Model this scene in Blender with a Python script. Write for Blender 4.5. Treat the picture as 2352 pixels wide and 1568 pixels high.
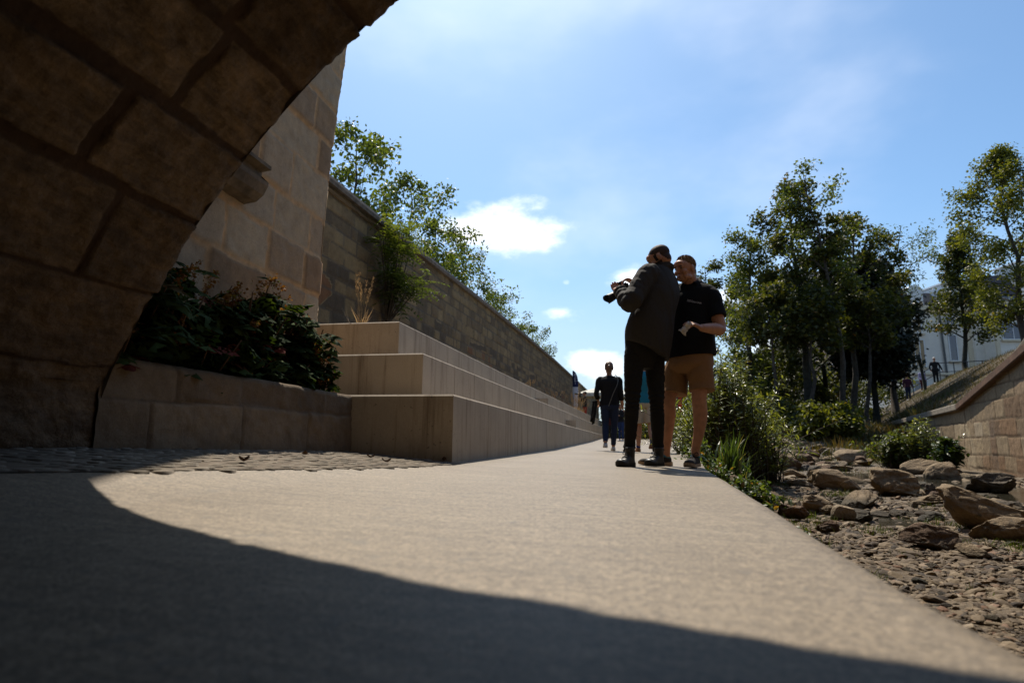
import bpy, bmesh, math, random
import numpy as np
from mathutils import Vector, Matrix
sc = bpy.context.scene
for o in list(bpy.data.objects): bpy.data.objects.remove(o)
COL = sc.collection
R = math.radians
# ------------------------------------------------------------------ camera, sky, sun, exposure
F_PX, H_CAM, YAW, PITCH, ROLL = 1372.0, 0.21, R(11), R(9.35), 0.0085      # pixels of a 2352 x 1568 frame
cam_data = bpy.data.cameras.new('camera'); cam = bpy.data.objects.new('camera', cam_data); COL.objects.link(cam)
cam_data.sensor_width = 36.0; cam_data.lens = F_PX / 2352 * 36
cam.matrix_world = Matrix.Translation((0, 0, H_CAM)) @ (Matrix.Rotation(YAW, 4, 'Z') @ Matrix.Rotation(math.pi/2 + PITCH, 4, 'X') @ Matrix.Rotation(ROLL, 4, 'Z'))
cam_data.clip_start = 0.02; cam_data.clip_end = 3000
cam_data.dof.use_dof = True; cam_data.dof.focus_distance = 5.0; cam_data.dof.aperture_fstop = 2.8
sc.camera = cam
SUN = Vector((-0.200, 0.592, 1.0)).normalized()           # towards the sun
SUN_EL = math.asin(SUN.z); SUN_ROT = math.atan2(SUN.x, SUN.y)
w = bpy.data.worlds.new('World'); sc.world = w; w.use_nodes = True
nt = w.node_tree; nt.nodes.clear()
def N(nt, t, **kw):
    n = nt.nodes.new(t)
    for k, v in kw.items(): setattr(n, k, v)
    return n
def build_world():
    L = nt.links.new
    out = N(nt, 'ShaderNodeOutputWorld'); bg = N(nt, 'ShaderNodeBackground'); bg.inputs['Strength'].default_value = 0.124
    sky = N(nt, 'ShaderNodeTexSky', sky_type='NISHITA', sun_disc=False)
    sky.sun_elevation = SUN_EL; sky.sun_rotation = SUN_ROT
    sky.altitude = 200; sky.air_density = 1.0; sky.dust_density = 1.1; sky.ozone_density = 1.5
    # clouds: noise cut by soft regions of the sky, each about a fixed compass direction
    tc = N(nt, 'ShaderNodeTexCoord')
    mp = N(nt, 'ShaderNodeMapping'); mp.inputs['Scale'].default_value = (1, 1, 1.9)
    L(tc.outputs['Generated'], mp.inputs['Vector'])
    n1 = N(nt, 'ShaderNodeTexNoise'); n1.inputs['Scale'].default_value = 7.0; n1.inputs['Detail'].default_value = 9; n1.inputs['Roughness'].default_value = 0.6
    L(mp.outputs[0], n1.inputs['Vector'])
    acc = None
    for (az, el, sa, se, k) in CLOUDS:
        d = Vector((math.sin(R(az))*math.cos(R(el)), math.cos(R(az))*math.cos(R(el)), math.sin(R(el))))
        right = Vector((math.cos(R(az)), -math.sin(R(az)), 0)); up = right.cross(d)
        dr = N(nt, 'ShaderNodeVectorMath', operation='DOT_PRODUCT'); dr.inputs[1].default_value = right/ math.radians(sa); L(tc.outputs['Generated'], dr.inputs[0])
        du = N(nt, 'ShaderNodeVectorMath', operation='DOT_PRODUCT'); du.inputs[1].default_value = up/ math.radians(se); L(tc.outputs['Generated'], du.inputs[0])
        cx = N(nt, 'ShaderNodeCombineXYZ'); L(dr.outputs['Value'], cx.inputs[0]); L(du.outputs['Value'], cx.inputs[1])
        ln = N(nt, 'ShaderNodeVectorMath', operation='LENGTH'); L(cx.outputs[0], ln.inputs[0])
        m = N(nt, 'ShaderNodeMapRange'); m.inputs['From Min'].default_value = 1.6; m.inputs['From Max'].default_value = 0.2
        m.inputs['To Min'].default_value = 0; m.inputs['To Max'].default_value = k
        L(ln.outputs['Value'], m.inputs['Value'])
        if acc is None: acc = m.outputs[0]
        else:
            mx = N(nt, 'ShaderNodeMath', operation='MAXIMUM'); L(acc, mx.inputs[0]); L(m.outputs[0], mx.inputs[1]); acc = mx.outputs[0]
    ad = N(nt, 'ShaderNodeMath', operation='ADD'); L(n1.outputs[0], ad.inputs[0]); L(acc, ad.inputs[1])
    rm = N(nt, 'ShaderNodeMapRange', interpolation_type='SMOOTHSTEP'); rm.inputs['From Min'].default_value = 0.87; rm.inputs['From Max'].default_value = 1.22
    L(ad.outputs[0], rm.inputs['Value'])
    # thin high veil
    n2 = N(nt, 'ShaderNodeTexNoise'); n2.inputs['Scale'].default_value = 2.3; n2.inputs['Detail'].default_value = 5
    L(mp.outputs[0], n2.inputs['Vector'])
    r2 = N(nt, 'ShaderNodeMapRange', interpolation_type='SMOOTHSTEP'); r2.inputs['From Min'].default_value = 0.45; r2.inputs['From Max'].default_value = 0.8
    r2.inputs['To Max'].default_value = 0.34; L(n2.outputs[0], r2.inputs['Value'])
    tint = N(nt, 'ShaderNodeMix', data_type='RGBA', blend_type='MULTIPLY'); tint.inputs[0].default_value = 1
    tint.inputs[7].default_value = SKY_TINT; L(sky.outputs[0], tint.inputs[6])
    m1 = N(nt, 'ShaderNodeMix', data_type='RGBA'); sz = N(nt, 'ShaderNodeSeparateXYZ'); L(tc.outputs['Generated'], sz.inputs[0]); hz = N(nt, 'ShaderNodeMapRange', interpolation_type='SMOOTHSTEP')
    for k_, x_ in zip(('From Min', 'From Max', 'To Min', 'To Max'), (-.02, .34, .75, 0)): hz.inputs[k_].default_value = x_
    L(sz.outputs['Z'], hz.inputs['Value']); mh = N(nt, 'ShaderNodeMix', data_type='RGBA'); L(hz.outputs[0], mh.inputs[0]); L(tint.outputs[2], mh.inputs[6]); mh.inputs[7].default_value = (4.7, 5.3, 6.0, 1)      # pale haze low in the sky
    L(r2.outputs[0], m1.inputs[0]); L(mh.outputs[2], m1.inputs[6]); m1.inputs[7].default_value = (9, 9.3, 10, 1)
    m2 = N(nt, 'ShaderNodeMix', data_type='RGBA'); L(rm.outputs[0], m2.inputs[0]); L(m1.outputs[2], m2.inputs[6]); m2.inputs[7].default_value = CLOUD_COL
    L(m2.outputs[2], bg.inputs['Color']); L(bg.outputs[0], out.inputs[0])
SKY_TINT = (0.80, 1.01, 1.10, 1)
CLOUD_COL = (12, 12, 12.2, 1)
CLOUDS = [(-12.9, 20.2, 7.6, 3.6, .62), (-6.8, 12.0, 3.4, 1.5, .58), (-5.7, 15.0, 1.1, .7, .50), (0.7, 15.0, 3.4, 1.8, .60), (-2.3, 6.8, 4.6, 2.6, .60), (8.3, 13.0, 3, 2.2, .56), (13, 9, 4, 3, .5)]
build_world()
sun_l = bpy.data.lights.new('sun', 'SUN'); sun_l.energy = 5.0; sun_l.angle = R(0.53); sun_l.color = (1.0, 0.91, 0.78)
sun_o = bpy.data.objects.new('sun', sun_l); COL.objects.link(sun_o); sun_o.location = (-6, 12, 22)
sun_o.rotation_euler = SUN.to_track_quat('Z', 'Y').to_euler()
sc.view_settings.view_transform = 'Standard'; sc.view_settings.look = 'None'; sc.view_settings.gamma = 1.0; sc.view_settings.use_curve_mapping = False
sc.view_settings.exposure = 0.25
sc.cycles.use_denoising = True
sc.cycles.max_bounces = 8; sc.cycles.transparent_max_bounces = 8; sc.cycles.caustics_reflective = False; sc.cycles.caustics_refractive = False
sc.cycles.sample_clamp_indirect = 10
# ------------------------------------------------------------------ helpers
CAMR = np.array(cam.matrix_world.to_3x3())
CC = np.array([0, 0, H_CAM])
def ray(x, y): return CAMR @ np.array([(x-1176)/F_PX, -(y-784)/F_PX, -1.0])
def onz(x, y, z):
    v = ray(x, y); return CC + v*((z-H_CAM)/v[2])
def at(x, y, d):                                        # world point seen at pixel (x, y) at level distance d along the lens direction
    v = ray(x, y); f = -v[0]*math.sin(YAW) + v[1]*math.cos(YAW); return CC + v*(d/f)
def cw(r, d, z=0.0): return np.array([r*math.cos(YAW)-d*math.sin(YAW), r*math.sin(YAW)+d*math.cos(YAW), z])
def unit(v): v = np.array(v, float); return v/np.linalg.norm(v)
def lerp(a, b, t): return a + (b-a)*t
def sstep(x, a, b):
    t = np.clip((x-a)/(b-a), 0, 1); return t*t*(3-2*t)
_tabs = {}
def vnoise(x, y, seed=0):
    if seed not in _tabs: _tabs[seed] = np.random.RandomState(seed+17).rand(256, 256)
    t = _tabs[seed]; x = np.asarray(x, float); y = np.asarray(y, float)
    xi = np.floor(x).astype(int); yi = np.floor(y).astype(int); fx = x-xi; fy = y-yi
    fx = fx*fx*(3-2*fx); fy = fy*fy*(3-2*fy)
    g = lambda i, j: t[(xi+i) & 255, (yi+j) & 255]
    return (g(0,0)*(1-fx)+g(1,0)*fx)*(1-fy) + (g(0,1)*(1-fx)+g(1,1)*fx)*fy
def fbm(x, y, seed=0, oct=4, rough=.5):
    s = 0; a = 1; n = 0
    for i in range(oct): s = s + a*vnoise(x*2**i, y*2**i, seed+i); n += a; a *= rough
    return s/n - .5
def np_mesh(name, V, faces, mat=None, parent=None, smooth=False, attrs=None, mats=None, fmat=None):
    """faces: int array (n,3|4) or list of such arrays"""
    if not isinstance(faces, list): faces = [faces]
    faces = [np.asarray(f, np.int32) for f in faces if len(f)]
    me = bpy.data.meshes.new(name); V = np.asarray(V, np.float32)
    me.vertices.add(len(V)); me.vertices.foreach_set('co', V.ravel())
    nl = sum(f.size for f in faces); nf = sum(len(f) for f in faces)
    me.loops.add(nl); me.loops.foreach_set('vertex_index', np.concatenate([f.ravel() for f in faces]))
    tot = np.concatenate([np.full(len(f), f.shape[1], np.int32) for f in faces]); st = np.concatenate([[0], np.cumsum(tot)[:-1]]).astype(np.int32)
    me.polygons.add(nf); me.polygons.foreach_set('loop_start', st); me.polygons.foreach_set('loop_total', tot)
    me.polygons.foreach_set('use_smooth', np.full(nf, smooth))
    if fmat is not None: me.polygons.foreach_set('material_index', np.asarray(fmat, np.int32))
    me.update(calc_edges=True); me.validate()
    for k, a in (attrs or {}).items():
        at_ = me.attributes.new(k, 'FLOAT', 'POINT'); at_.data.foreach_set('value', np.asarray(a, np.float32))
    o = bpy.data.objects.new(name, me); COL.objects.link(o)
    for m in (mats or ([mat] if mat else [])): me.materials.append(m)
    if parent is not None: o.parent = parent; o.matrix_parent_inverse = parent.matrix_basis.inverted()
    return o
def grid_faces(n, m):
    i = np.arange(n-1)[:, None]; j = np.arange(m-1)[None, :]; a = i*m+j
    return np.stack([a, a+m, a+m+1, a+1], -1).reshape(-1, 4)
class MB:
    """collects simple shapes into ONE mesh"""
    def __init__(s): s.v = []; s.f3 = []; s.f4 = []; s.n = 0
    def add(s, V, F):
        V = np.asarray(V, float); F = np.asarray(F, int)
        (s.f4 if F.shape[1] == 4 else s.f3).append(F + s.n); s.v.append(V); s.n += len(V)
    def box(s, c, size, rz=0.0, M=None, bev=0.0):
        x, y, z = np.array(size)/2
        if bev > 0:
            bm = bmesh.new(); bmesh.ops.create_cube(bm, size=1)
            for v in bm.verts: v.co = Vector((v.co.x*2*x, v.co.y*2*y, v.co.z*2*z))
            bmesh.ops.bevel(bm, geom=bm.edges[:], offset=bev, segments=2, affect='EDGES'); bmesh.ops.triangulate(bm, faces=bm.faces[:])
            V = np.array([v.co[:] for v in bm.verts]); bm.verts.index_update(); F = np.array([[v.index for v in f.verts] for f in bm.faces]); bm.free()
        else:
            V = np.array([(-x,-y,-z),(x,-y,-z),(x,y,-z),(-x,y,-z),(-x,-y,z),(x,-y,z),(x,y,z),(-x,y,z)])
            F = np.array([(0,3,2,1),(4,5,6,7),(0,1,5,4),(1,2,6,5),(2,3,7,6),(3,0,4,7)])
        if M is not None: V = V @ np.array(M).T
        elif rz: c_, s_ = math.cos(rz), math.sin(rz); V = V @ np.array([[c_,-s_,0],[s_,c_,0],[0,0,1]]).T
        s.add(V + np.array(c), F)
    def tube(s, pts, rad, n=10, cap=True):
        V, F, _ = tube_geo(pts, rad, n); base = s.n; s.add(V, F)
        if cap:
            k = len(pts); c0 = s.n; s.v.append(np.array([pts[0], pts[-1]], float)); s.n += 2; i = np.arange(n); j = (i+1) % n
            s.f3.append(np.stack([np.full(n, c0), base+i, base+j], 1)); s.f3.append(np.stack([np.full(n, c0+1), base+(k-1)*n+j, base+(k-1)*n+i], 1))
    def prism(s, poly, z0, z1, M=None, off=(0,0,0)):
        """poly (x,y) counter-clockwise extruded along z"""
        n = len(poly); P = np.array(poly, float)
        V = np.concatenate([np.c_[P, np.full(n, z0)], np.c_[P, np.full(n, z1)]])
        if M is not None: V = V @ np.array(M).T
        V = V + np.array(off); i = np.arange(n); j = (i+1) % n
        b = s.n; s.v.append(V); s.n += 2*n
        s.f4.append(np.stack([b+i, b+j, b+n+j, b+n+i], 1))
        for k in range(1, n-1): s.f3.append(np.array([[b, b+k+1, b+k], [b+n, b+n+k, b+n+k+1]]))
    def build(s, name, mat, parent=None, smooth=False):
        return np_mesh(name, np.concatenate(s.v), [np.concatenate(f) for f in (s.f4, s.f3) if f], mat, parent, smooth)
def tube_geo(pts, rad, n=10):
    P = np.asarray(pts, float); k = len(P); rad = np.broadcast_to(np.asarray(rad, float), (k,))
    T = np.gradient(P, axis=0); T /= np.linalg.norm(T, axis=1)[:, None] + 1e-9
    u = np.cross(T[0], [0, 0, 1.0]);
    if np.linalg.norm(u) < 1e-3: u = np.array([1.0, 0, 0])
    u /= np.linalg.norm(u); V = []
    a = np.arange(n)*2*math.pi/n
    for i in range(k):
        u = u - T[i]*np.dot(u, T[i]); u /= np.linalg.norm(u) + 1e-9; w_ = np.cross(T[i], u)
        V.append(P[i] + rad[i]*(np.cos(a)[:, None]*u + np.sin(a)[:, None]*w_))
    i = np.arange(k-1)[:, None]*n; j = np.arange(n)[None, :]; j2 = (j+1) % n
    F = np.stack([i+j, i+n+j, i+n+j2, i+j2], -1).reshape(-1, 4)
    return np.concatenate(V), F[:, ::-1], None
def tag(o, label=None, cat=None, group=None, kind=None):
    if label: o['label'] = label
    if cat: o['category'] = cat
    if group: o['group'] = group
    if kind: o['kind'] = kind
    return o
def empty(name, loc=(0,0,0), rz=0.0):
    o = bpy.data.objects.new(name, None); COL.objects.link(o); o.location = loc; o.rotation_euler = (0, 0, rz); o.empty_display_size = .2
    return o
def adopt(ch, par):
    bpy.context.view_layer.update(); ch.parent = par; ch.matrix_parent_inverse = par.matrix_world.inverted(); return ch
def copy_tree(o, parent=None):
    c = o.copy(); COL.objects.link(c)
    if parent is not None: c.parent = parent; c.matrix_parent_inverse = o.matrix_parent_inverse
    for ch in o.children: copy_tree(ch, c)
    return c
# ------------------------------------------------------------------ materials
def new_mat(name):
    m = bpy.data.materials.new(name); m.use_nodes = True; nt = m.node_tree; nt.nodes.clear()
    out = N(nt, 'ShaderNodeOutputMaterial'); b = N(nt, 'ShaderNodeBsdfPrincipled'); nt.links.new(b.outputs[0], out.inputs[0])
    b.inputs['Roughness'].default_value = .8; b.inputs['Specular IOR Level'].default_value = .35
    return m, nt, b, out
def noise_node(nt, scale, detail=4, rough=.55, vec=None, dist=0):
    n = N(nt, 'ShaderNodeTexNoise'); n.inputs['Scale'].default_value = scale; n.inputs['Detail'].default_value = detail; n.inputs['Roughness'].default_value = rough
    n.inputs['Distortion'].default_value = dist
    if vec is not None: nt.links.new(vec, n.inputs['Vector'])
    return n.outputs[0]
def ramp(nt, fac, stops, interp='LINEAR'):
    r = N(nt, 'ShaderNodeValToRGB'); r.color_ramp.interpolation = interp
    e = r.color_ramp.elements
    while len(e) < len(stops): e.new(.5)
    for k, (p, c) in enumerate(stops): e[k].position = p; e[k].color = (*c, 1) if len(c) == 3 else c
    nt.links.new(fac, r.inputs[0]); return r.outputs[0]
def mixc(nt, fac, a, b, mode='MIX'):
    m = N(nt, 'ShaderNodeMix', data_type='RGBA', blend_type=mode)
    for s, k in ((fac, 0), (a, 6), (b, 7)):
        if hasattr(s, 'is_output'): nt.links.new(s, m.inputs[k])
        elif k == 0: m.inputs[0].default_value = s
        else: m.inputs[k].default_value = (*s, 1) if len(s) == 3 else s
    return m.outputs[2]
def attr(nt, name):
    a = N(nt, 'ShaderNodeAttribute'); a.attribute_name = name; return a.outputs['Fac']
def mrange(nt, v, a, b, c=0.0, d=1.0, smooth=False):
    m = N(nt, 'ShaderNodeMapRange', interpolation_type='SMOOTHSTEP' if smooth else 'LINEAR')
    for k, x in zip(('From Min', 'From Max', 'To Min', 'To Max'), (a, b, c, d)): m.inputs[k].default_value = x
    nt.links.new(v, m.inputs['Value']); return m.outputs[0]
def objvec(nt, scale=(1,1,1)):
    t = N(nt, 'ShaderNodeTexCoord'); m = N(nt, 'ShaderNodeMapping'); m.inputs['Scale'].default_value = scale
    nt.links.new(t.outputs['Object'], m.inputs['Vector']); return m.outputs[0]
def bump(nt, b, h, strength=.3, dist=.01):
    n = N(nt, 'ShaderNodeBump'); n.inputs['Strength'].default_value = strength; n.inputs['Distance'].default_value = dist
    nt.links.new(h, n.inputs['Height']); nt.links.new(n.outputs[0], b.inputs['Normal'])
_m = {}
def plain(name, col, rough=.7, spec=.35, metal=0.0, var=.25, scale=20, bmp=.15, bscale=None, bdist=.004):
    if name in _m: return _m[name]
    m, nt, b, out = new_mat(name); v = objvec(nt)
    n = noise_node(nt, scale, 5, .6, v)
    lo = tuple(c*(1-var) for c in col); hi = tuple(min(1, c*(1+var)) for c in col)
    nt.links.new(ramp(nt, n, [(.3, lo), (.7, hi)]), b.inputs['Base Color'])
    b.inputs['Roughness'].default_value = rough; b.inputs['Specular IOR Level'].default_value = spec; b.inputs['Metallic'].default_value = metal
    if bmp: bump(nt, b, noise_node(nt, bscale or scale*4, 4, .6, v), bmp, bdist)
    _m[name] = m; return m
def stone_mat(name, stops, mortar, grain=60, stain=.5, stain_col=(.05,.045,.04), rough=.9, bmp=.5, bd=.006, stain_scale=1.3, tool=None):
    m, nt, b, out = new_mat(name); v = objvec(nt)
    base = ramp(nt, attr(nt, 'tone'), stops)
    n1 = noise_node(nt, 9, 6, .65, v)
    base = mixc(nt, .55, base, ramp(nt, n1, [(.25, (.55,.52,.5)), (.5, (1,1,1)), (.8, (1.45,1.4,1.3))]), 'MULTIPLY')
    n2 = noise_node(nt, grain, 5, .7, v)
    base = mixc(nt, .5, base, ramp(nt, n2, [(.3, (.6,.6,.6)), (.55, (1,1,1)), (.75, (1.3,1.3,1.3))]), 'MULTIPLY')
    if tool:                                                                   # slanting chisel marks
        tn = noise_node(nt, 1.0, 4, .65, objvec(nt, tool)); base = mixc(nt, .8, base, ramp(nt, tn, [(.3, (.45,.43,.40)), (.5, (1,1,1)), (.68, (1.5,1.45,1.35))]), 'MULTIPLY')
    mort = mixc(nt, ramp(nt, noise_node(nt, 14, 5, .6, v), [(.3,(0,0,0)),(.7,(1,1,1))]), tuple(c*.75 for c in mortar), tuple(c*1.2 for c in mortar))
    col = mixc(nt, attr(nt, 'mort'), base, mort)
    vs = objvec(nt, (1, 1, .35))
    st = mrange(nt, noise_node(nt, stain_scale, 6, .65, vs, .4), .52, .72, 0, stain, True)
    col = mixc(nt, st, col, stain_col)
    nt.links.new(col, b.inputs['Base Color']); b.inputs['Roughness'].default_value = rough; b.inputs['Specular IOR Level'].default_value = .25
    h = N(nt, 'ShaderNodeMath', operation='ADD'); nt.links.new(noise_node(nt, grain*.7, 7, .7, v), h.inputs[0]); nt.links.new(n1, h.inputs[1])
    bump(nt, b, h.outputs[0], bmp, bd)
    return m
def leaf_mat(name, dark, mid, light, trans=.45, rough=.45, spec=.4, odd=None, tcol=(1.5, 1.45, .45)):
    """leaf colour spread over the leaves, light passing through them"""
    m = bpy.data.materials.new(name); m.use_nodes = True; nt = m.node_tree; nt.nodes.clear()
    out = N(nt, 'ShaderNodeOutputMaterial'); b = N(nt, 'ShaderNodeBsdfPrincipled')
    b.inputs['Roughness'].default_value = rough; b.inputs['Specular IOR Level'].default_value = spec
    t = N(nt, 'ShaderNodeBsdfTranslucent'); mx = N(nt, 'ShaderNodeMixShader'); mx.inputs[0].default_value = trans
    stops = [(0, dark), (.5, mid), (.92, light)]
    if odd: stops += [(.94, odd), (1, odd)]
    c = ramp(nt, attr(nt, 'rnd'), stops)
    nt.links.new(c, b.inputs['Base Color'])
    tcol = mixc(nt, 1.0, c, tcol, 'MULTIPLY')
    nt.links.new(tcol, t.inputs['Color'])
    nt.links.new(b.outputs[0], mx.inputs[1]); nt.links.new(t.outputs[0], mx.inputs[2]); nt.links.new(mx.outputs[0], out.inputs[0])
    return m
def concrete_mat(name, col, streak=.35, grain=90, pits=.3):
    m, nt, b, out = new_mat(name); v = objvec(nt)
    n1 = noise_node(nt, 1.7, 6, .6, v)
    c = ramp(nt, n1, [(.3, tuple(x*.82 for x in col)), (.55, col), (.75, tuple(x*1.1 for x in col))])
    vs = objvec(nt, (7, 7, .38))
    s = mrange(nt, noise_node(nt, 1.6, 6, .7, vs), .50, .72, 0, streak, True)
    c = mixc(nt, s, c, tuple(x*f for x, f in zip(col, (.42, .36, .30))))
    p = mrange(nt, noise_node(nt, 38, 2, .5, v), .68, .74, 0, pits, True)
    c = mixc(nt, p, c, tuple(x*.3 for x in col))
    g = noise_node(nt, grain, 4, .7, v)
    c = mixc(nt, .3, c, ramp(nt, g, [(.3, (.65,.65,.65)), (.7, (1.25,1.25,1.25))]), 'MULTIPLY')
    nt.links.new(c, b.inputs['Base Color']); b.inputs['Roughness'].default_value = .75
    bump(nt, b, g, .2, .004)
    return m
# ------------------------------------------------------------------ stone walls
def ashlar(name, mapf, S, T, res, heights, lens, relief, jw, mat, parent=None, seed=1, edge=.02, rough=.006, seam=1.0, proud=.006, tone_f=None, sarr=None, tarr=None, crisp=.012):
    """One wall surface of irregular cut stones: a fine grid raised over recessed, wandering joints. mapf(s, t, h) -> points."""
    rs = np.random.RandomState(seed)
    if len(heights) > 2: tb = list(heights)
    else:
        t = T[0]; tb = [t]
        while t < T[1] + .01: t += rs.uniform(*heights); tb.append(t)
    tb = np.array(tb)
    sarr = np.linspace(*S, max(2, int((S[1]-S[0])/res)+1)) if sarr is None else sarr
    tarr = np.linspace(*T, max(2, int((T[1]-T[0])/res)+1)) if tarr is None else tarr
    ns, ntt = len(sarr), len(tarr); s, tt = np.meshgrid(sarr, tarr, indexing='ij')
    sw = s + edge*.5*fbm(s*31, tt*31, seed+2, 2) + edge*2*fbm(s*7, tt*7, seed, 3); tw = tt + edge*.5*fbm(s*29+9, tt*29, seed+4, 2) + edge*2*fbm(s*6+40, tt*6, seed+5, 3) + .03*fbm(s*1.1, tt*.5, seed+9, 2)*seam
    ci = np.clip(np.searchsorted(tb, tw)-1, 0, len(tb)-2)
    dt = np.minimum(tw - tb[ci], tb[ci+1] - tw)
    tone = np.zeros_like(s); tone2 = np.zeros_like(s); ds = np.zeros_like(s) + 9
    for c in range(len(tb)-1):
        lens_c = lens[c] if isinstance(lens, list) else lens
        x = S[0] - rs.uniform(0, lens_c[1]); b = [x]
        while x < S[1] + lens_c[1]: x += rs.uniform(*lens_c); b.append(x)
        b = np.array(b); k = ci == c
        si = np.clip(np.searchsorted(b, sw[k])-1, 0, len(b)-2)
        ds[k] = np.minimum(sw[k]-b[si], b[si+1]-sw[k])
        tone[k] = rs.rand(len(b))[si]; tone2[k] = rs.rand(len(b))[si]
    jv = (jw(s, tt) if callable(jw) else jw)*(.55 + .9*vnoise(s*2.3+7, tt*2.3, seed+3))
    d = np.minimum(ds*1.1, dt) - jv/2
    face = sstep(d, 0, crisp)
    h = relief*(sstep(d, -.004, edge*.9)*.6 + face*.4 - 1) + proud*(tone2*2-1)*face + rough*2*fbm(s*9, tt*9, seed+11, 5, .6)*face + rough*.8*fbm(s*14, tt*14, seed+12, 3)
    if tone_f is not None: tone = tone_f(tone, s, tt)
    V = mapf(s.ravel(), tt.ravel(), h.ravel())
    return np_mesh(name, V, grid_faces(ns, ntt), mat, parent, True, {'tone': tone.ravel(), 'mort': (1-face).ravel()})
def flatmap(p0, u, up, n):
    p0, u, up, n = (np.array(a, float) for a in (p0, u, up, n))
    return lambda s, t, h: p0 + s[:, None]*u + t[:, None]*up + h[:, None]*n
# ------------------------------------------------------------------ ground levels
_PX = [-2.4, -2.1, -1.95, -1.8, -1.6, -1.45, -1.25, -1.0, -.6, .1, .6]; _PZ = [.165, .16, .14, .108, .09, .064, .04, .03, .018, 0, -.012]
def zpath(x): return np.interp(x, _PX, _PZ)
RE_Y = [-26, 1, 1.6, 5.2, 7.15, 15, 30, 48]; RE_X = [.40, .40, .43, .62, .80, 1.5, 2.7, 4.2]
LE_Y = [-26, .5, 1.4, 1.8, 2.45, 2.7, 3.6, 4.3, 4.32, 48]; LE_X = [-1.92, -1.9, -1.8, -1.62, -1.5, -1.45, -1.25, -1.2, -1.6, -1.75]
def rd(x, y): return x*math.cos(YAW)+y*math.sin(YAW), -x*math.sin(YAW)+y*math.cos(YAW)
def zbed(r, d):
    z = -.42 + .10*fbm(r*.5, d*.5, 60, 3) + .05*fbm(r*1.6, d*1.6, 61, 3)
    z = z - .14*np.exp(-((r-6.3-.1*d)/1.3)**2)*sstep(d, 3, 5)*(1-sstep(d, 12, 15)) - .09*np.exp(-((r-3.4-.25*(d-5.6))/.55)**2)*sstep(d, 4.4, 5.2)*(1-sstep(d, 6.6, 8))
    return z + 1.25*sstep(d, 14.5, 27) + .3*sstep(d, 29, 45)
def zbank(r, d):
    b = 1.08 + .63*np.maximum(wq(r, d), -9) + .30*np.clip(15.0-d, 0, 9)*sstep(wq(r, d), 0, .3)
    return np.clip(b + .12*fbm(r*.4, d*.4, 66, 3), -2, 4.1)
def wq(r, d): return (r-11.4)*.908 - (d-15.2)*.418          # metres behind the face of the river wall
def zright(r, d):
    b = zbed(r, d); k = zbank(r, d); q = wq(r, d); m = np.where(q < .12, np.maximum(b, np.minimum(k, b + 2.2*sstep(d, 27, 34))), np.maximum(b, k))
    x = r*math.cos(YAW)-d*math.sin(YAW); y = r*math.sin(YAW)+d*math.cos(YAW)
    e = x - np.interp(y, RE_Y, RE_X)                        # distance right of the path's edge
    return m + (np.maximum(-.10, m) - m)*(1-sstep(e, .0, .8))*sstep(y, 4.2, 6.5)*.8
M = {}
# ------------------------------------------------------------------ path
def path_mat():
    m, nt, b, out = new_mat('path concrete')
    v = objvec(nt)
    c = ramp(nt, noise_node(nt, .9, 6, .65, v), [(.25, (.160,.125,.086)), (.5, (.196,.157,.110)), (.75, (.232,.19,.136))])
    vb = objvec(nt, (.55, 4.5, 1)); br = noise_node(nt, 5.5, 5, .65, vb, .2)           # broom marks across the walking direction
    c = mixc(nt, .5, c, ramp(nt, br, [(.3, (.5,.5,.5)), (.52, (1,1,1)), (.72, (1.35,1.35,1.32))]), 'MULTIPLY')
    g = noise_node(nt, 170, 3, .7, v)
    c = mixc(nt, .8, c, ramp(nt, g, [(.32, (.40,.38,.36)), (.5, (1,1,1)), (.68, (1.55,1.53,1.5))]), 'MULTIPLY')
    g3 = noise_node(nt, 80, 2, .6, v); c = mixc(nt, .45, c, ramp(nt, g3, [(.34, (.45,.43,.40)), (.5, (1,1,1)), (.66, (1.5,1.48,1.44))]), 'MULTIPLY')
    g2 = noise_node(nt, 48, 4, .7, v); c = mixc(nt, .75, c, ramp(nt, g2, [(.30, (.62,.60,.57)), (.5, (1,1,1)), (.68, (1.28,1.28,1.27))]), 'MULTIPLY')
    sp = mrange(nt, noise_node(nt, 13.0, 3, .6, v), .62, .70, 0, .6, True)
    c = mixc(nt, sp, c, (.12, .105, .085))
    nt.links.new(c, b.inputs['Base Color']); b.inputs['Roughness'].default_value = .62; b.inputs['Specular IOR Level'].default_value = .4
    h = N(nt, 'ShaderNodeMath', operation='ADD'); nt.links.new(g, h.inputs[0]); nt.links.new(br, h.inputs[1])
    bump(nt, b, h.outputs[0], .55, .004); return m
def build_path():
    ys = np.concatenate([np.linspace(-26, .3, 50), np.linspace(.32, 5, 150), np.linspace(5.1, 14, 60), np.linspace(14.5, 48, 50)])
    ts = np.linspace(0, 1, 90); V = []
    for y in ys:
        a, b = np.interp(y, LE_Y, LE_X), np.interp(y, RE_Y, RE_X) + .006*(vnoise(y*3, 0, 4)-.5) + .012*(vnoise(y*.7, 3, 5)-.5)
        x = a + (b-a)*ts; z = zpath(x) + .004*fbm(x*1.3, y*1.3+0*x, 8, 3) + np.interp(y, [10, 22, 35, 48], [0, .10, .27, .45])
        z[-1] -= .012; x[-2] = b - .008; z[-2] = z[-3] - .002
        V.append(np.c_[x, np.full_like(x, y), z])
        V[-1] = np.r_[V[-1], [[b, y, -.62]]]
    return np_mesh('path', np.concatenate(V), grid_faces(len(ys), 91)[:, ::-1], path_mat(), smooth=True)
path = tag(build_path(), kind='structure')
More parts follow.
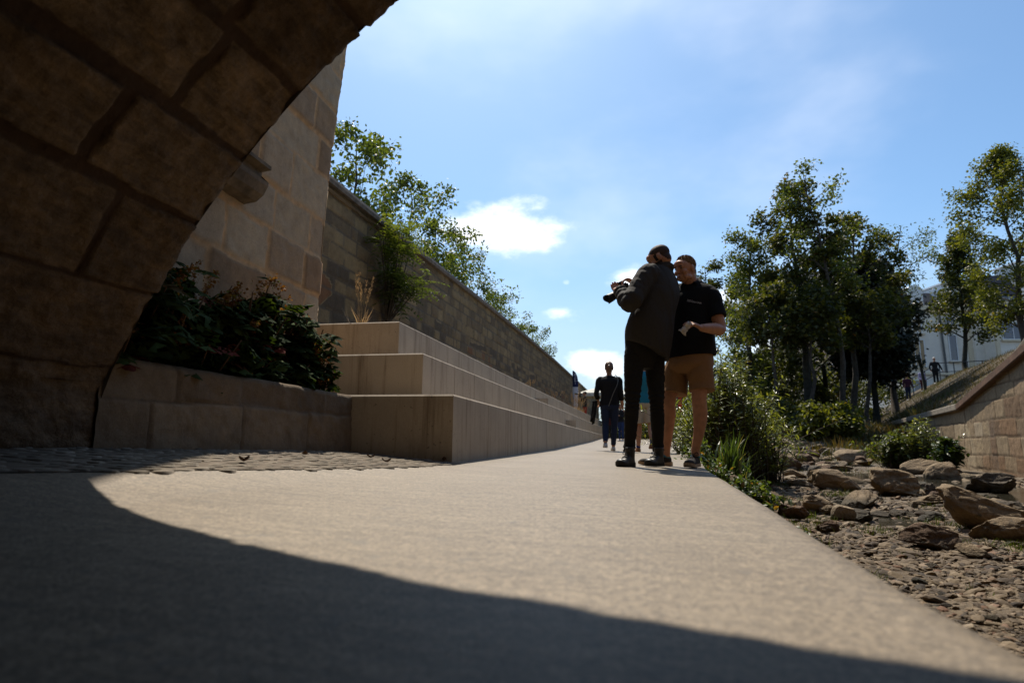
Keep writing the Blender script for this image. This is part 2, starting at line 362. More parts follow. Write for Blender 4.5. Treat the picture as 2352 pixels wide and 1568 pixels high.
# ------------------------------------------------------------------ cobbled margin
def wall_x(y): return -2.06 - .105*(4.25-y)
def cob_z(x, y):
    e = np.interp(y, LE_Y[:8], LE_X[:8]); w_ = wall_x(y); ze = zpath(e); zw = np.interp(y, [0, 2.2, 4.25], [.165, .157, .11])
    return ze + (zw-ze)*np.clip((e-x)/(e-w_), -.2, 1.3) + .000
def build_cobbles():
    rs = np.random.RandomState(5); Vs, Fs, tn = [], [], []; n = 0
    ring = 10; a = np.arange(ring)*2*math.pi/ring
    y = -.6
    while y < 4.24:
        x = wall_x(y) - .12 + rs.uniform(0, .05); e = np.interp(y, LE_Y[:8], LE_X[:8])
        while x < e - .005:
            lx = rs.uniform(.018, .052); ly = rs.uniform(.024, .036); h = rs.uniform(.003, .009); rot = rs.uniform(-.5, .5); p = 2.6
            cx, cy = x+lx, y+rs.uniform(-.012, .012); z0 = cob_z(cx, cy)
            rr = 1/(np.abs(np.cos(a))**p+np.abs(np.sin(a))**p)**(1/p)*(1+.13*rs.randn(ring))
            ux, uy = np.cos(a)*rr*lx, np.sin(a)*rr*ly
            X = ux*math.cos(rot)-uy*math.sin(rot); Y = ux*math.sin(rot)+uy*math.cos(rot)
            for f, hh in ((1.0, -.02), (.97, h*.45), (.74, h*.88), (.35, h)): Vs.append(np.c_[cx+X*f, cy+Y*f, z0+hh+0*X])
            Vs.append(np.array([[cx, cy, z0+h*1.02]])); b = n; i = np.arange(ring); j = (i+1) % ring
            for k in range(3): Fs.append(np.stack([b+k*ring+i, b+k*ring+j, b+(k+1)*ring+j, b+(k+1)*ring+i], 1))
            Fs.append(np.stack([b+3*ring+i, b+3*ring+j, np.full(ring, b+4*ring), np.full(ring, b+4*ring)], 1))
            n += 4*ring+1; tn.append(np.full(4*ring+1, rs.rand())); x += 2*lx + .003
        y += .068
    ys = np.linspace(-26, 4.3, 60); base = []
    for y in ys:
        x = np.linspace(wall_x(y)-.6, np.interp(y, LE_Y[:8], LE_X[:8])-.001, 12); base.append(np.c_[x, np.full(12, y), cob_z(x, y)+.0035])
    base = np.concatenate(base); gf = grid_faces(60, 12)[:, ::-1] + n
    F = np.concatenate(Fs); q = F[F[:, 2] != F[:, 3]]; t = F[F[:, 2] == F[:, 3]][:, :3]
    return np_mesh('cobbled_margin', np.r_[np.concatenate(Vs), base], [np.r_[q, gf], t], stone_mat('cobble stone', [(0, (.13,.108,.08)), (.5, (.19,.16,.12)), (1, (.26,.22,.17))], (.13,.10,.07), 60, .25, bmp=.25, bd=.003),
                   smooth=True, attrs={'tone': np.r_[np.concatenate(tn), np.zeros(len(base))], 'mort': np.r_[np.zeros(n), np.ones(len(base))]})
tag(build_cobbles(), kind='structure')
# ------------------------------------------------------------------ stone bridge
PH = R(4.0); E_F = np.array([math.cos(PH), -math.sin(PH), 0]); B_D = np.array([math.sin(PH), math.cos(PH), 0]); O_F = np.array([-2.2, 2.25, 0])
AC, AR = (1.60, -1.34), 4.25
A0 = math.acos((-2.277-AC[0])/AR)                           # where the round part starts, z = .4
S_V = .62                                                    # straight foot, from z = -.22 up to .40
def arc_pt(s):
    an = A0 - np.maximum(s - S_V, 0)/AR
    x = np.where(s < S_V, -2.277, AC[0] + AR*np.cos(an)); z = np.where(s < S_V, -.22 + s, AC[1] + AR*np.sin(an)); z = z - .19*np.maximum(x + 1.0, 0)**1.3
    nx = np.where(s < S_V, 1.0, -np.cos(an)); nz = np.where(s < S_V, 0.0, -np.sin(an))
    k = sstep(s, S_V-.35, S_V+.35); nx = lerp(1.0, nx, k); nz = lerp(0.0, nz, k); return x, z, nx, nz
S_END = S_V + AR*(A0 - R(8))
def barrel_map(b, s, h):                                     # b metres back from the face, s along the arc, h towards the opening
    x, z, nx, nz = arc_pt(s)
    front = np.exp(-b/.05)*(.022*fbm(s*5, s*0, 31, 4) + .012*fbm(s*17, s*0, 33, 3)); hh = h - np.exp(-b/.012)*.012
    return O_F + (x + nx*hh + 2.2)[:, None]*E_F - (b + front)[:, None]*B_D + (z + nz*hh)[:, None]*np.array([0, 0, 1.0])
bridge = tag(empty('stone_bridge', (-2.2, 2.25, 0)), 'old sandstone bridge with a round arch overhead at the left and a tall squared pier', 'bridge')
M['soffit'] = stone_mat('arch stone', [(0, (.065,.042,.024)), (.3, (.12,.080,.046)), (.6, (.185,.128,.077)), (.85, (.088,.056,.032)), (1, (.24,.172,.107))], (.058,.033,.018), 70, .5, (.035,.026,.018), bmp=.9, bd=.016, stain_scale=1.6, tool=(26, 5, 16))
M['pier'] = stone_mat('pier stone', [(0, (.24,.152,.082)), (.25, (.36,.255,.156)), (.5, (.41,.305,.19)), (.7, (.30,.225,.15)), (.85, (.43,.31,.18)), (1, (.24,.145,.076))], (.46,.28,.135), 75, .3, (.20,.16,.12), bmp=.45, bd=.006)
barr = np.concatenate([[0, .004, .012, .022], np.linspace(.03, 3.2, 380), np.linspace(3.3, 26, 80)])  # unseen rear of the barrel drawn out to cut light from the back opening
sarr = np.concatenate([np.linspace(0, 4.6, 540), np.linspace(4.65, S_END, 70)])
hb = [0.0, .37, .74] + list(np.cumsum(np.random.RandomState(3).uniform(.335, .40, 26)) + .74)
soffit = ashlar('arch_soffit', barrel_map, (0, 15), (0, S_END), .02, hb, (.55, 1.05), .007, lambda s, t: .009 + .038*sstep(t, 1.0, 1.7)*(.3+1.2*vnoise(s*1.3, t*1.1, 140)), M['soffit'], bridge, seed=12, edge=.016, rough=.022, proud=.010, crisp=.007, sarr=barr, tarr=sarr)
def build_spandrel():
    s = np.linspace(0, S_END, 80); x, z, _, _ = arc_pt(s); V, F = [], []
    for back in (0.012, 26.0):
        lo = O_F + (x+2.2)[:, None]*E_F - back*B_D + z[:, None]*np.array([0, 0, 1.0]); hi = O_F + (x+2.2)[:, None]*E_F - back*B_D + np.array([0, 0, 5.2])
        hi[:, :2] = lo[:, :2]; b = len(V)*0 + sum(len(a) for a in V); V += [lo, hi]; i = np.arange(79)
        F.append(np.stack([b+i, b+80+i, b+81+i, b+i+1], 1) if back < 1 else np.stack([b+i, b+i+1, b+81+i, b+80+i], 1))
    mb = MB(); mb.add(np.concatenate(V), np.concatenate(F))
    P = lambda sx, b, zz: O_F + sx*E_F - b*B_D + np.array([0, 0, zz])
    for (a, b_) in ((-16, -.078), (x[-1]+2.2, 30)):                 # abutments left and right of the arch
        V8 = [P(a, .012, -1.2), P(b_, .012, -1.2), P(b_, 26, -1.2), P(a, 26, -1.2), P(a, .012, 5.2), P(b_, .012, 5.2), P(b_, 26, 5.2), P(a, 26, 5.2)]
        mb.add(V8, [(0,4,5,1),(1,5,6,2) if a > 0 else (0,3,7,4),(2,6,7,3)])
    mb.add([P(-16, -.05, 5.2), P(30, -.05, 5.2), P(30, 26.1, 5.2), P(-16, 26.1, 5.2), P(-16, -.05, 6.0), P(30, -.05, 6.0), P(30, 26.1, 6.0), P(-16, 26.1, 6.0)], [(0,1,2,3),(4,7,6,5),(0,4,5,1),(1,5,6,2),(2,6,7,3),(3,7,4,0)])
    return mb.build('spandrel_wall', plain('spandrel stone', (.13,.10,.075), .9, scale=4), bridge)
build_spandrel()
# pier standing forward of the arch
NZ, NYY = [-.2, 1.37, 2.5, 3.3, 4.1, 4.75, 8.5], [5.47, 5.47, 5.51, 5.56, 5.68, 5.77, 6.2]
def pier_map(s, z, h):
    L_ = np.interp(z, NZ, NYY); y = 1.9 + s*(L_-1.9)/3.6; x = np.full_like(s, -3.07) + h; c = s > 3.6
    y = np.where(c, L_ + h, y - .0); x = np.where(c, -3.07 - (s-3.6), x)
    k = np.exp(-np.abs(s-3.6)/.03); x = x - .018*k*(~c); y = np.where(c, y - .014*k, np.minimum(y, L_-.0) + .012*k)
    return np.c_[x, y, z]
pier = ashlar('pier', pier_map, (0, 5.4), (.2, 8.4), .022, (.36, .52), (.42, .95), .007, .028, M['pier'], bridge, seed=23, edge=.022, rough=.010, proud=.012,
              sarr=np.concatenate([np.linspace(0, 3.6, 170), np.linspace(3.61, 5.4, 30)]), tarr=np.linspace(.2, 8.4, 330))
mb = MB(); mb.prism([(-6.5, 2.0), (-3.10, 2.0), (-3.10, 5.4), (-6.5, 5.4)], .2, 8.38); mb.build('pier_core', plain('spandrel stone', (.36,.29,.22)), bridge)
def build_corbel():
    mb = MB(); Mx = np.array([[1,0,0],[0,0,1],[0,1,0]], float)                       # profile (x, z) extruded along y
    prof = [(-3.12, 2.10), (-2.96, 2.12), (-2.90, 2.17), (-2.865, 2.24), (-2.86, 2.275), (-2.93, 2.285), (-2.93, 2.375), (-2.845, 2.385), (-2.845, 2.415), (-3.12, 2.52)]
    mb.prism(prof[::-1], 2.9, 4.17, Mx)
    return mb.build('corbel', plain('corbel stone', (.125,.092,.06), .9, scale=6, var=.6, bmp=.4, bscale=50), bridge)
build_corbel()
# ------------------------------------------------------------------ low planter wall and its soil
def low_map(s, t, h):
    y = 4.249 - s; x = wall_x(y); top = .54 + .0195*s + .012*fbm(s*4, s*0, 41, 4)
    zb = np.minimum(t, top); over = np.maximum(t - top, 0)
    rnd = np.clip((zb-(top-.035))/.035, 0, 1); 
    return np.c_[x + h - .02*rnd**2 - over, y, zb + over*.05 - .003*rnd]
low_wall = ashlar('planter_wall', low_map, (0, 2.02), (.02, .98), .012, [.02, .385, .62, 1.4], [(.45, .9), (.32, .5), (.5, .9)], .004, .009, 
                  stone_mat('planter stone', [(0, (.12,.083,.050)), (.5, (.19,.137,.085)), (1, (.235,.175,.112))], (.135,.096,.060), 90, .5, (.045,.034,.024), bmp=.6, bd=.007, stain_scale=2.2), None, seed=44, edge=.011, rough=.012, crisp=.006)
tag(low_wall, 'low rough sandstone planter wall between the bridge arch and the first concrete step', 'wall', kind='thing')
mb = MB(); mb.add([(-3.2, 1.6, .44), (-2.3, 1.6, .44), (-2.2, 4.3, .44), (-2.2, 5.5, .44), (-3.2, 5.6, .44)], np.zeros((0, 4), int)); mb.f3.append(np.array([(0,1,2),(0,2,3),(0,3,4)]))
tag(mb.build('soil', plain('soil', (.06,.045,.03), .95)), kind='structure')
# ------------------------------------------------------------------ concrete seating steps
M['concrete'] = concrete_mat('step concrete', (.42, .345, .255), .85, pits=.7)
steps = tag(empty('concrete_steps', (-1.7, 4.25, .03)), 'pale concrete seating steps, three tall tiers along the left of the path', 'steps')
def tier(face, y0, y1, ztop, zbot, back, joints):
    mb = MB(); edges = [y0] + joints + [y1]
    for a, b in zip(edges[:-1], edges[1:]):
        ys = np.linspace(a + (.006 if a > y0 else 0), b - .006, max(2, int((b-a)/1.2)+1)); V = []
        for y in ys:
            xf = np.interp(y, *face); c_ = .014
            V.append([(xf, y, zbot), (xf, y, ztop-c_), (xf-c_*.4, y, ztop-c_*.3), (xf-c_, y, ztop), (back, y, ztop), (back, y, zbot)])
        V = np.array(V); n = len(ys); 
        V[0, 1:4, 1] += 0; idx = np.arange(n*6).reshape(n, 6); F = []
        for k in range(5): F.append(np.stack([idx[:-1, k], idx[1:, k], idx[1:, k+1], idx[:-1, k+1]], 1))
        mb.add(V.reshape(-1, 3), np.concatenate(F)); b0 = mb.n - n*6
        V0 = mb.v[-1]; 
        if a == y0: V0[1, 1] += .0; V0[2, 1] += .006; V0[3, 1] += .014; V0[4, 1] += .014; V0[5, 1] += .0; mb.v.append(np.array([(back, y0, ztop-.014)])); mb.n += 1; mb.f4.append(np.array([[b0+1, b0+n*6, b0+4, b0+3]])); mb.f3.append(np.array([[b0+1, b0+3, b0+2]])); mb.f4.append(np.array([[b0, b0+5, b0+n*6, b0+1]]))
        for r_, o_ in ((0, 1), (n-1, -1)):
            if r_ == 0 and a == y0: continue
            q = (b0 + r_*6 + np.array([[0, 1, 2], [0, 2, 3], [0, 3, 4], [0, 4, 5]])); mb.f3.append(q[:, ::o_])
    return mb.build('step', M['concrete'], steps)
tier(([4.25, 34, 42, 50], [-1.262, -1.48, -1.25, -.6]), 4.25, 50, .54, -.1, -3.3, [5.42, 9.7, 14.0, 18.3, 22.7, 27, 31.4, 36, 40.5, 45])
tier(([5.5, 18, 34, 42, 50], [-1.95, -1.79, -1.66, -1.5, -1.0]), 5.5, 50, 1.04, .45, -3.4, [6.55, 7.4, 13.6, 20, 26.2, 31, 36, 41])
tier(([6.35, 12, 20, 34, 42, 50], [-2.55, -2.46, -2.28, -1.98, -1.8, -1.4]), 6.35, 50, 1.54, .95, -4.9, [8.15, 13.4, 19.5, 25.6, 31, 37, 43])
for (x0, x1, y0, y1, z0, z1) in ((-1.88, -1.50, 17.6, 19.0, .535, .79), (-2.46, -2.05, 15.5, 16.7, 1.035, 1.29)):
    mb = MB(); mb.box(((x0+x1)/2, (y0+y1)/2, (z0+z1)/2), (x1-x0, y1-y0, z1-z0), bev=.008); mb.build('half_step', M['concrete'], steps)
# ------------------------------------------------------------------ tall retaining wall at the left
WY = [3.5, 8.4, 11, 13.3, 16.4, 22, 29, 36.6, 47, 62]; WX = [-4.62, -4.48, -4.38, -4.28, -4.12, -3.87, -3.63, -3.46, -3.25, -2.9]
def ret_x(y): return np.interp(y, WY, WX)
def ret_map(s, z, h):
    y = s + 3.5; return np.c_[ret_x(y) + h, y, z]
def ret_tone(t, s, z):                                                       # the lower part was patched with darker, rustier stone
    low = sstep(3.2 - z + .5*fbm(s*.4, z*.4, 77, 3), 0, .5); rust = (vnoise(s*.5, z*1.6, 78) > .68)
    return np.where(low*t > .55, np.where(rust, .86, .06), np.clip(t*.62+.12, 0, .75))
M['ret'] = stone_mat('retaining wall stone', [(0, (.070,.052,.034)), (.12, (.105,.078,.048)), (.3, (.185,.130,.066)), (.55, (.25,.18,.09)), (.76, (.135,.094,.052)), (.80, (.16,.082,.040)), (.92, (.19,.095,.042)), (1, (.29,.20,.09))], (.10,.08,.056), 40, .5, (.055,.045,.034), bmp=.6, bd=.015, stain_scale=.8)
retw = tag(empty('retaining_wall', (-4.4, 9, 1.5)), 'tall weathered stone retaining wall behind the concrete steps, topped by young trees', 'wall', kind='thing')
ashlar('masonry', ret_map, (0, 58), (.9, 4.12), .05, (.20, .33), (.22, .62), .014, .022, M['ret'], retw, seed=51, edge=.018, rough=.012, proud=.012, tone_f=ret_tone,
       sarr=np.concatenate([np.arange(0, 18, .045), np.arange(18, 58.1, .12)]), tarr=np.arange(.9, 4.13, .036))
def sweep(prof, pts, name, mat, parent):
    """profile (offset outwards, z) swept along plan points"""
    P = np.array(pts, float); T = np.gradient(P[:, :2], axis=0); T /= np.linalg.norm(T, axis=1)[:, None]; nrm = np.c_[T[:, 1], -T[:, 0]]
    V = np.array([[(P[i, 0]+nrm[i, 0]*o, P[i, 1]+nrm[i, 1]*o, (P[i, 2] if P.shape[1] > 2 else 0)+z) for o, z in prof] for i in range(len(P))])
    n, m = len(P), len(prof); idx = np.arange(n*m).reshape(n, m); F = [np.stack([idx[:-1, k], idx[:-1, (k+1) % m], idx[1:, (k+1) % m], idx[1:, k]], 1) for k in range(m)]
    mb = MB(); mb.add(V.reshape(-1, 3), np.concatenate(F))
    for r_, o_ in ((0, -1), (n-1, 1)): mb.f3.append(np.array([[r_*m, r_*m+k, r_*m+k+1] for k in range(1, m-1)])[:, ::o_])
    return mb.build(name, mat, parent)
wy = np.linspace(3.5, 61.5, 60)
sweep([(-.5, 4.10), (.07, 4.10), (.085, 4.16), (.07, 4.215), (-.5, 4.22)], np.c_[ret_x(wy), wy], 'coping', plain('coping slab', (.13,.11,.09), .85, scale=8, var=.45, bmp=.4), retw)
mb = MB(); mb.add([(-4.55, 3, 4.0), (-3.0, 62, 4.0), (-60, 62, 4.0), (-60, 3, 4.0)], [(0, 1, 2, 3)])
tag(mb.build('street', plain('street paving', (.22,.2,.18), .9, scale=3)), kind='structure')
# ------------------------------------------------------------------ riverbed, right bank, far ground
def gravel_mat():
    m, nt, b, out = new_mat('river gravel'); v = objvec(nt)
    c = ramp(nt, noise_node(nt, 1.1, 6, .6, v), [(.25, (.045,.031,.018)), (.45, (.10,.072,.043)), (.7, (.15,.112,.07))])
    vor = N(nt, 'ShaderNodeTexVoronoi'); vor.inputs['Scale'].default_value = 28; nt.links.new(v, vor.inputs['Vector'])
    c = mixc(nt, .6, c, ramp(nt, vor.outputs['Color'], [(0, (.5,.48,.45)), (.5, (1,1,1)), (1, (1.4,1.35,1.25))]), 'MULTIPLY')
    dry = mrange(nt, attr(nt, 'grass'), .35, .75, 0, 1, True)
    g = ramp(nt, noise_node(nt, 3.5, 7, .75, v), [(.3, (.022,.015,.009)), (.5, (.06,.039,.019)), (.62, (.045,.042,.015)), (.8, (.095,.065,.03))])
    c = mixc(nt, dry, c, g)
    nt.links.new(c, b.inputs['Base Color'])
    wet = attr(nt, 'wet'); nt.links.new(mrange(nt, wet, 0, 1, .85, .25), b.inputs['Roughness'])
    h = N(nt, 'ShaderNodeMath', operation='ADD'); nt.links.new(vor.outputs['Distance'], h.inputs[0]); nt.links.new(noise_node(nt, 40, 5, .7, v), h.inputs[1])
    bump(nt, b, h.outputs[0], .8, .02); return m
M['gravel'] = gravel_mat()
def build_bed():
    d = np.concatenate([np.linspace(-3, 1.2, 12), 1.25*np.exp(np.linspace(0, math.log(60/1.25), 260))]); r = np.concatenate([np.linspace(-15.5, -8.5, 20), np.linspace(-8.4, .02, 200), [.10, .16, .24, .34], np.linspace(.6, 14, 70), np.linspace(14.5, 80, 40)])
    D, Rr = np.meshgrid(d, r, indexing='ij'); Rr = 11.4 + (Rr + (D-15.2)*.418)/.908
    Z = zright(Rr, D); Z = np.where(Rr < .3, np.minimum(Z, -.55), Z)
    Z = Z + .02*fbm(Rr*6, D*6, 71, 3)*(D < 20)
    X = Rr*math.cos(YAW)-D*math.sin(YAW); Y = Rr*math.sin(YAW)+D*math.cos(YAW)
    Z = np.where(X < np.interp(Y, RE_Y, RE_X)-.03, -.7, Z)
    gr = np.clip(sstep(D, 15, 19) + (wq(Rr, D) > .2), 0, 1)
    wet = np.exp(-((Rr-6.3-.1*D)/2.2)**2)
    return np_mesh('riverbed', np.c_[X.ravel(), Y.ravel(), Z.ravel()], grid_faces(len(d), len(r))[:, ::-1], M['gravel'], smooth=True, attrs={'grass': gr.ravel(), 'wet': wet.ravel()})
tag(build_bed(), kind='structure')
mb = MB(); mb.add([(-1500, -200, -.9), (1500, -200, -.9), (1500, 2500, -.9), (-1500, 2500, -.9)], [(0, 1, 2, 3)])
tag(mb.build('ground', plain('far ground', (.09,.10,.05), .95, scale=.2)), kind='structure')
# shallow water standing along the foot of the right wall
def build_water():
    m, nt, b, out = new_mat('river water'); v = objvec(nt)
    b.inputs['Base Color'].default_value = (.035,.032,.022, 1); b.inputs['Roughness'].default_value = .06; b.inputs['Specular IOR Level'].default_value = .6
    bump(nt, b, noise_node(nt, 5, 4, .6, v), .12, .03)
    P = [(1.5, 1.5), (5.2, 1.5), (11.4, 15.0), (12.5, 17.5), (6, 17.5), (1.2, 8)]
    mb = MB(); mb.add([cw(r_, d_, -.472) for r_, d_ in P], np.zeros((0, 4), int)); mb.f3.append(np.array([(0, k, k+1) for k in range(1, 5)]))
    return mb.build('water', m)
tag(build_water(), kind='structure')
# ------------------------------------------------------------------ right river wall
RP = np.array([(7.91, 7.60), (11.4, 15.2), (17.0, 27.4)]); RL = [0, 8.36, 8.36 + math.hypot(5.6, 12.2)]
def rw_top(s): return np.interp(s, [0, RL[1], RL[2]], [1.05 + RL[1]*.15, 1.05, .90])
def rw_xy(s):
    r_ = np.interp(s, RL, RP[:, 0]); d_ = np.interp(s, RL, RP[:, 1]); return r_, d_
def rw_map(s, t, h):
    r_, d_ = rw_xy(s); r_ = r_ - h*.908; d_ = d_ + h*.418; z = np.minimum(t, rw_top(s)); return np.c_[r_*math.cos(YAW)-d_*math.sin(YAW), r_*math.sin(YAW)+d_*math.cos(YAW), z]
rwall = tag(empty('river_wall', cw(11.4, 15.2, -.5)), 'sunlit tan stone river wall at the right edge, its coping sloping down then levelling out', 'wall', kind='thing')
M['rwall'] = stone_mat('river wall stone', [(0, (.17,.12,.068)), (.25, (.33,.26,.165)), (.45, (.24,.175,.105)), (.6, (.30,.225,.135)), (.75, (.15,.095,.055)), (.9, (.21,.125,.066)), (1, (.36,.295,.20))], (.125,.085,.05), 40, .45, (.14,.11,.085), bmp=.6, bd=.012)
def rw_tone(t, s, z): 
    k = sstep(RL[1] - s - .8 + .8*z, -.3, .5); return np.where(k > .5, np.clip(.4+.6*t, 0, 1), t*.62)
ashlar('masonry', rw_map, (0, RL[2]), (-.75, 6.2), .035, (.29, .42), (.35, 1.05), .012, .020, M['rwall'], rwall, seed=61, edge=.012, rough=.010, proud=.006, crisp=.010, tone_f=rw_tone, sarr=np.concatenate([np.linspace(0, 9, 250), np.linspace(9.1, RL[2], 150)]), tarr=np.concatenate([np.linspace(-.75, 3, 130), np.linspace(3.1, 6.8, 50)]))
def cope(s0, s1, col, name_lbl, n, z_lift=0.0):
    ss = np.linspace(s0, s1, n); r_, d_ = rw_xy(ss); P = np.array([cw(a, b, c) for a, b, c in zip(r_, d_, rw_top(ss))])
    o = sweep([(-.10, .0), (.34, .0), (.34, .165), (-.10, .165)], P[:, :3], 'coping', plain(name_lbl, col, .85, scale=7, var=.4, bmp=.4, bscale=40), rwall); return o
def cope_flip(s0, s1, col, nm, n):
    ss = np.linspace(s0, s1, n)[::-1]; r_, d_ = rw_xy(ss); P = np.array([cw(a, b, c) for a, b, c in zip(r_, d_, rw_top(ss))])
    return sweep([(-.34, .0), (.10, .0), (.115, .02), (.115, .145), (.09, .165), (-.34, .165)], P, 'coping', plain(nm, col, .85, scale=7, var=.4, bmp=.4, bscale=40), rwall)
c1 = cope_flip(0, RL[1]-.01, (.11,.06,.037), 'brown coping', 20); c1['label'] = 'rust brown sloping coping'
c2 = cope_flip(RL[1]+.01, RL[2], (.21,.18,.14), 'grey coping', 12); c2['label'] = 'pale grey level coping'
# ------------------------------------------------------------------ plants
def frames(dirs, up, rs, roll=.5):
    """frames whose y runs along dirs and whose z leans to 'up'"""
    y = dirs/np.linalg.norm(dirs, axis=1)[:, None]; u = up + roll*rs.randn(*dirs.shape)
    x = np.cross(y, u); x /= np.linalg.norm(x, axis=1)[:, None]+1e-9; z = np.cross(x, y)
    return np.stack([x, y, z], 1)                                            # rows
def scatter(T, F, pos, fr, sc_):
    """copies of template (T, F) as raw arrays"""
    N_, k = len(pos), len(T); V = np.einsum('kj,njc->nkc', T, fr)*np.asarray(sc_).reshape(-1, 1, 1) + pos[:, None, :]
    Fs = (F[None] + (np.arange(N_)*k)[:, None, None]).reshape(-1, F.shape[1]); return V.reshape(-1, 3), Fs
def leafT(w, curl=.12, fold=.10):
    T = np.array([(0,0,0), (-w*.8,.32,fold*w), (-w*.75,.66,fold*w-curl*.3), (0,1,-curl), (w*.75,.66,fold*w-curl*.3), (w*.8,.32,fold*w), (0,.5,-curl*.15)])
    return T, np.array([(0,6,1,1),(1,6,2,2),(2,6,3,3),(3,6,4,4),(4,6,5,5),(5,6,0,0)])[:, :3]
def leafQ(w, curl=.1):                                                        # four-sided leaf
    return np.array([(0,0,0), (-w,.45,.06), (0,1,-curl), (w,.45,.06)]), np.array([(0,3,2,1)])
def leafM(w, curl=.15):                                                        # three-pointed leaf
    T = np.array([(0,0,0), (-.55*w,.15,.02), (-.95*w,.62,-.05), (-.42*w,.58,.03), (0,1.0,-curl), (.42*w,.58,.03), (.95*w,.62,-.05), (.55*w,.15,.02)])
    return T, np.array([(0,3,2,1),(0,5,4,3),(0,7,6,5)])
def bark_mat(name, col): 
    return plain(name, col, .9, scale=9, var=.5, bmp=.6, bscale=22, bdist=.03)
def build_tree(name, base, H, z0, prof, seed, tr, mats, label, cat='tree', group=None, limbs=14, subs=5, twigs=3, leaf=.13, per=16, spread=.35, T=None, lean=(0,0), rise=.55, gap=.0, crown_name='crown', kind=None, stems=1, droop=.3, limb_r=.35, jit=.25):
    """prof(k) gives the crown radius for k = 0 (bottom) .. 1 (top). Tapered trunk, limbs, sub-branches, leaf clusters at the twigs."""
    rs = np.random.RandomState(seed); base = np.array(base, float); root = empty(name, base)
    tag(root, label, cat, group, kind)
    wood = MB(); tips = []; td = []
    for st in range(stems):
        n = 9; zz = np.linspace(0, H*.97, n); off = np.cumsum(rs.randn(n, 2)*H*.011, 0); off -= off[0]
        sx, sy = (rs.uniform(-.5, .5, 2)*prof(.3) if stems > 1 else (0, 0))
        tp = np.c_[off[:, 0] + (lean[0]+sx*1.2)*zz/H, off[:, 1] + (lean[1]+sy*1.2)*zz/H, zz*(1 if st == 0 else rs.uniform(.75, 1))] + base
        rad = tr*(1-.9*(zz/zz[-1])**.9)*(1 if stems == 1 else .7); rad[0] *= 1.35; wood.tube(tp, rad, 8)
        at_z = lambda z: np.array([np.interp(z, tp[:, 2], tp[:, k]) for k in range(3)])
        nl = max(2, limbs//stems)
        for i in range(nl):
            k = (i + rs.uniform(.1, .9))/nl; zt = base[2] + z0 + (tp[-1, 2]-base[2]-z0)*k
            rr = prof(k)*rs.uniform(.75, 1.12); az = i*2.39996 + rs.uniform(-.5, .5) + st
            d = np.array([math.cos(az), math.sin(az), 0])
            zs = max(base[2]+z0*.75, zt - rr*rise); p0 = at_z(zs); p3 = at_z(zt) + d*rr; 
            p1 = p0 + (p3-p0)*.4 + np.array([0, 0, .10*rr]); p2 = p0 + (p3-p0)*.75 + np.array([0, 0, .10*rr]) + rs.randn(3)*.06*rr
            L = np.array([p0, p1, p2, p3]); r0 = tr*limb_r*(1-.6*k); wood.tube(L, [r0, r0*.65, r0*.4, r0*.15], 5, False)
            tips.append(p3); td.append(p3-p2)
            for j in range(subs):
                t = rs.uniform(.3, 1.0); q0 = lerp(L[int(t*2.99)], L[int(t*2.99)+1], (t*2.99) % 1)
                dd = unit(d*.8 + rs.randn(3)*.75 + np.array([0, 0, .35])); ln = rr*rs.uniform(.22, .5)*(1.15-.5*t) + .15
                q1 = q0 + dd*ln; wood.tube(np.array([q0, (q0+q1)/2 + rs.randn(3)*.04*ln, q1]), [r0*.35, r0*.22, r0*.08], 4, False)
                tips.append(q1); td.append(dd)
                for m_ in range(twigs):
                    t2 = rs.uniform(.35, 1); q2 = lerp(q0, q1, t2); d2 = unit(dd + rs.randn(3)*.8); q3 = q2 + d2*ln*rs.uniform(.25, .5); tips.append(q3); td.append(d2)
        tips.append(tp[-1]); td.append(np.array([0, 0, 1.0]))
    wood.build('trunk', mats[1], root, True)
    tips = np.array(tips); td = np.array(td)
    if gap: keep = rs.rand(len(tips)) > gap; tips, td = tips[keep], td[keep]
    n = len(tips)*per; ti = np.repeat(np.arange(len(tips)), per)
    pos = tips[ti] + np.clip(rs.randn(n, 3), -1.5, 1.5)*spread*np.array([1, 1, .75]) - td[ti]/ (np.linalg.norm(td[ti], axis=1)[:, None]+1e-9)*rs.rand(n, 1)*spread*1.2
    dirs = rs.randn(n, 3) + td[ti]*.3 + np.array([0, 0, -droop]); up = np.tile([0, 0, 1.0], (n, 1))
    Tm = T or leafQ(.36); V, F = scatter(Tm[0], Tm[1], pos, frames(dirs, up, rs, .6), leaf*rs.uniform(.6, 1.25, n))
    tone = np.clip(rs.rand(len(tips))[ti]*.55 + rs.rand(n)*.45 + .0, 0, 1)
    np_mesh(crown_name, V, F, mats[0], root, attrs={'rnd': np.repeat(tone, len(Tm[0]))})
    return root
L_ROB = leaf_mat('robinia leaf', (.032,.050,.012), (.068,.096,.020), (.125,.150,.032), .48)
L_MAP = leaf_mat('maple leaf', (.018,.026,.008), (.048,.060,.014), (.135,.130,.026), .46, odd=(.13,.07,.018))
L_DRK = leaf_mat('dark leaf', (.010,.014,.008), (.016,.022,.010), (.026,.032,.014), .12)
L_LIM = leaf_mat('linden leaf', (.045,.060,.012), (.100,.112,.022), (.18,.18,.034), .48, odd=(.20,.14,.02))
L_MID = leaf_mat('mid leaf', (.030,.046,.012), (.075,.098,.022), (.155,.170,.036), .50)
L_WIL = leaf_mat('willow leaf', (.070,.095,.024), (.135,.16,.040), (.22,.22,.06), .42, rough=.30, spec=.6, odd=(.20,.15,.03))
BARK = bark_mat('bark', (.055,.045,.034)); BARK_D = bark_mat('dark bark', (.028,.026,.018))
oval = lambda w: (lambda k: w*max(.12, math.sin(math.pi*min(1, .12+.88*k))**.7))
top_heavy = lambda w: (lambda k: w*(.25+1.0*math.sin(math.pi*min(.97, .12+.85*k))))
cone = lambda w: (lambda k: w*max(.1, (1-k)**.75))
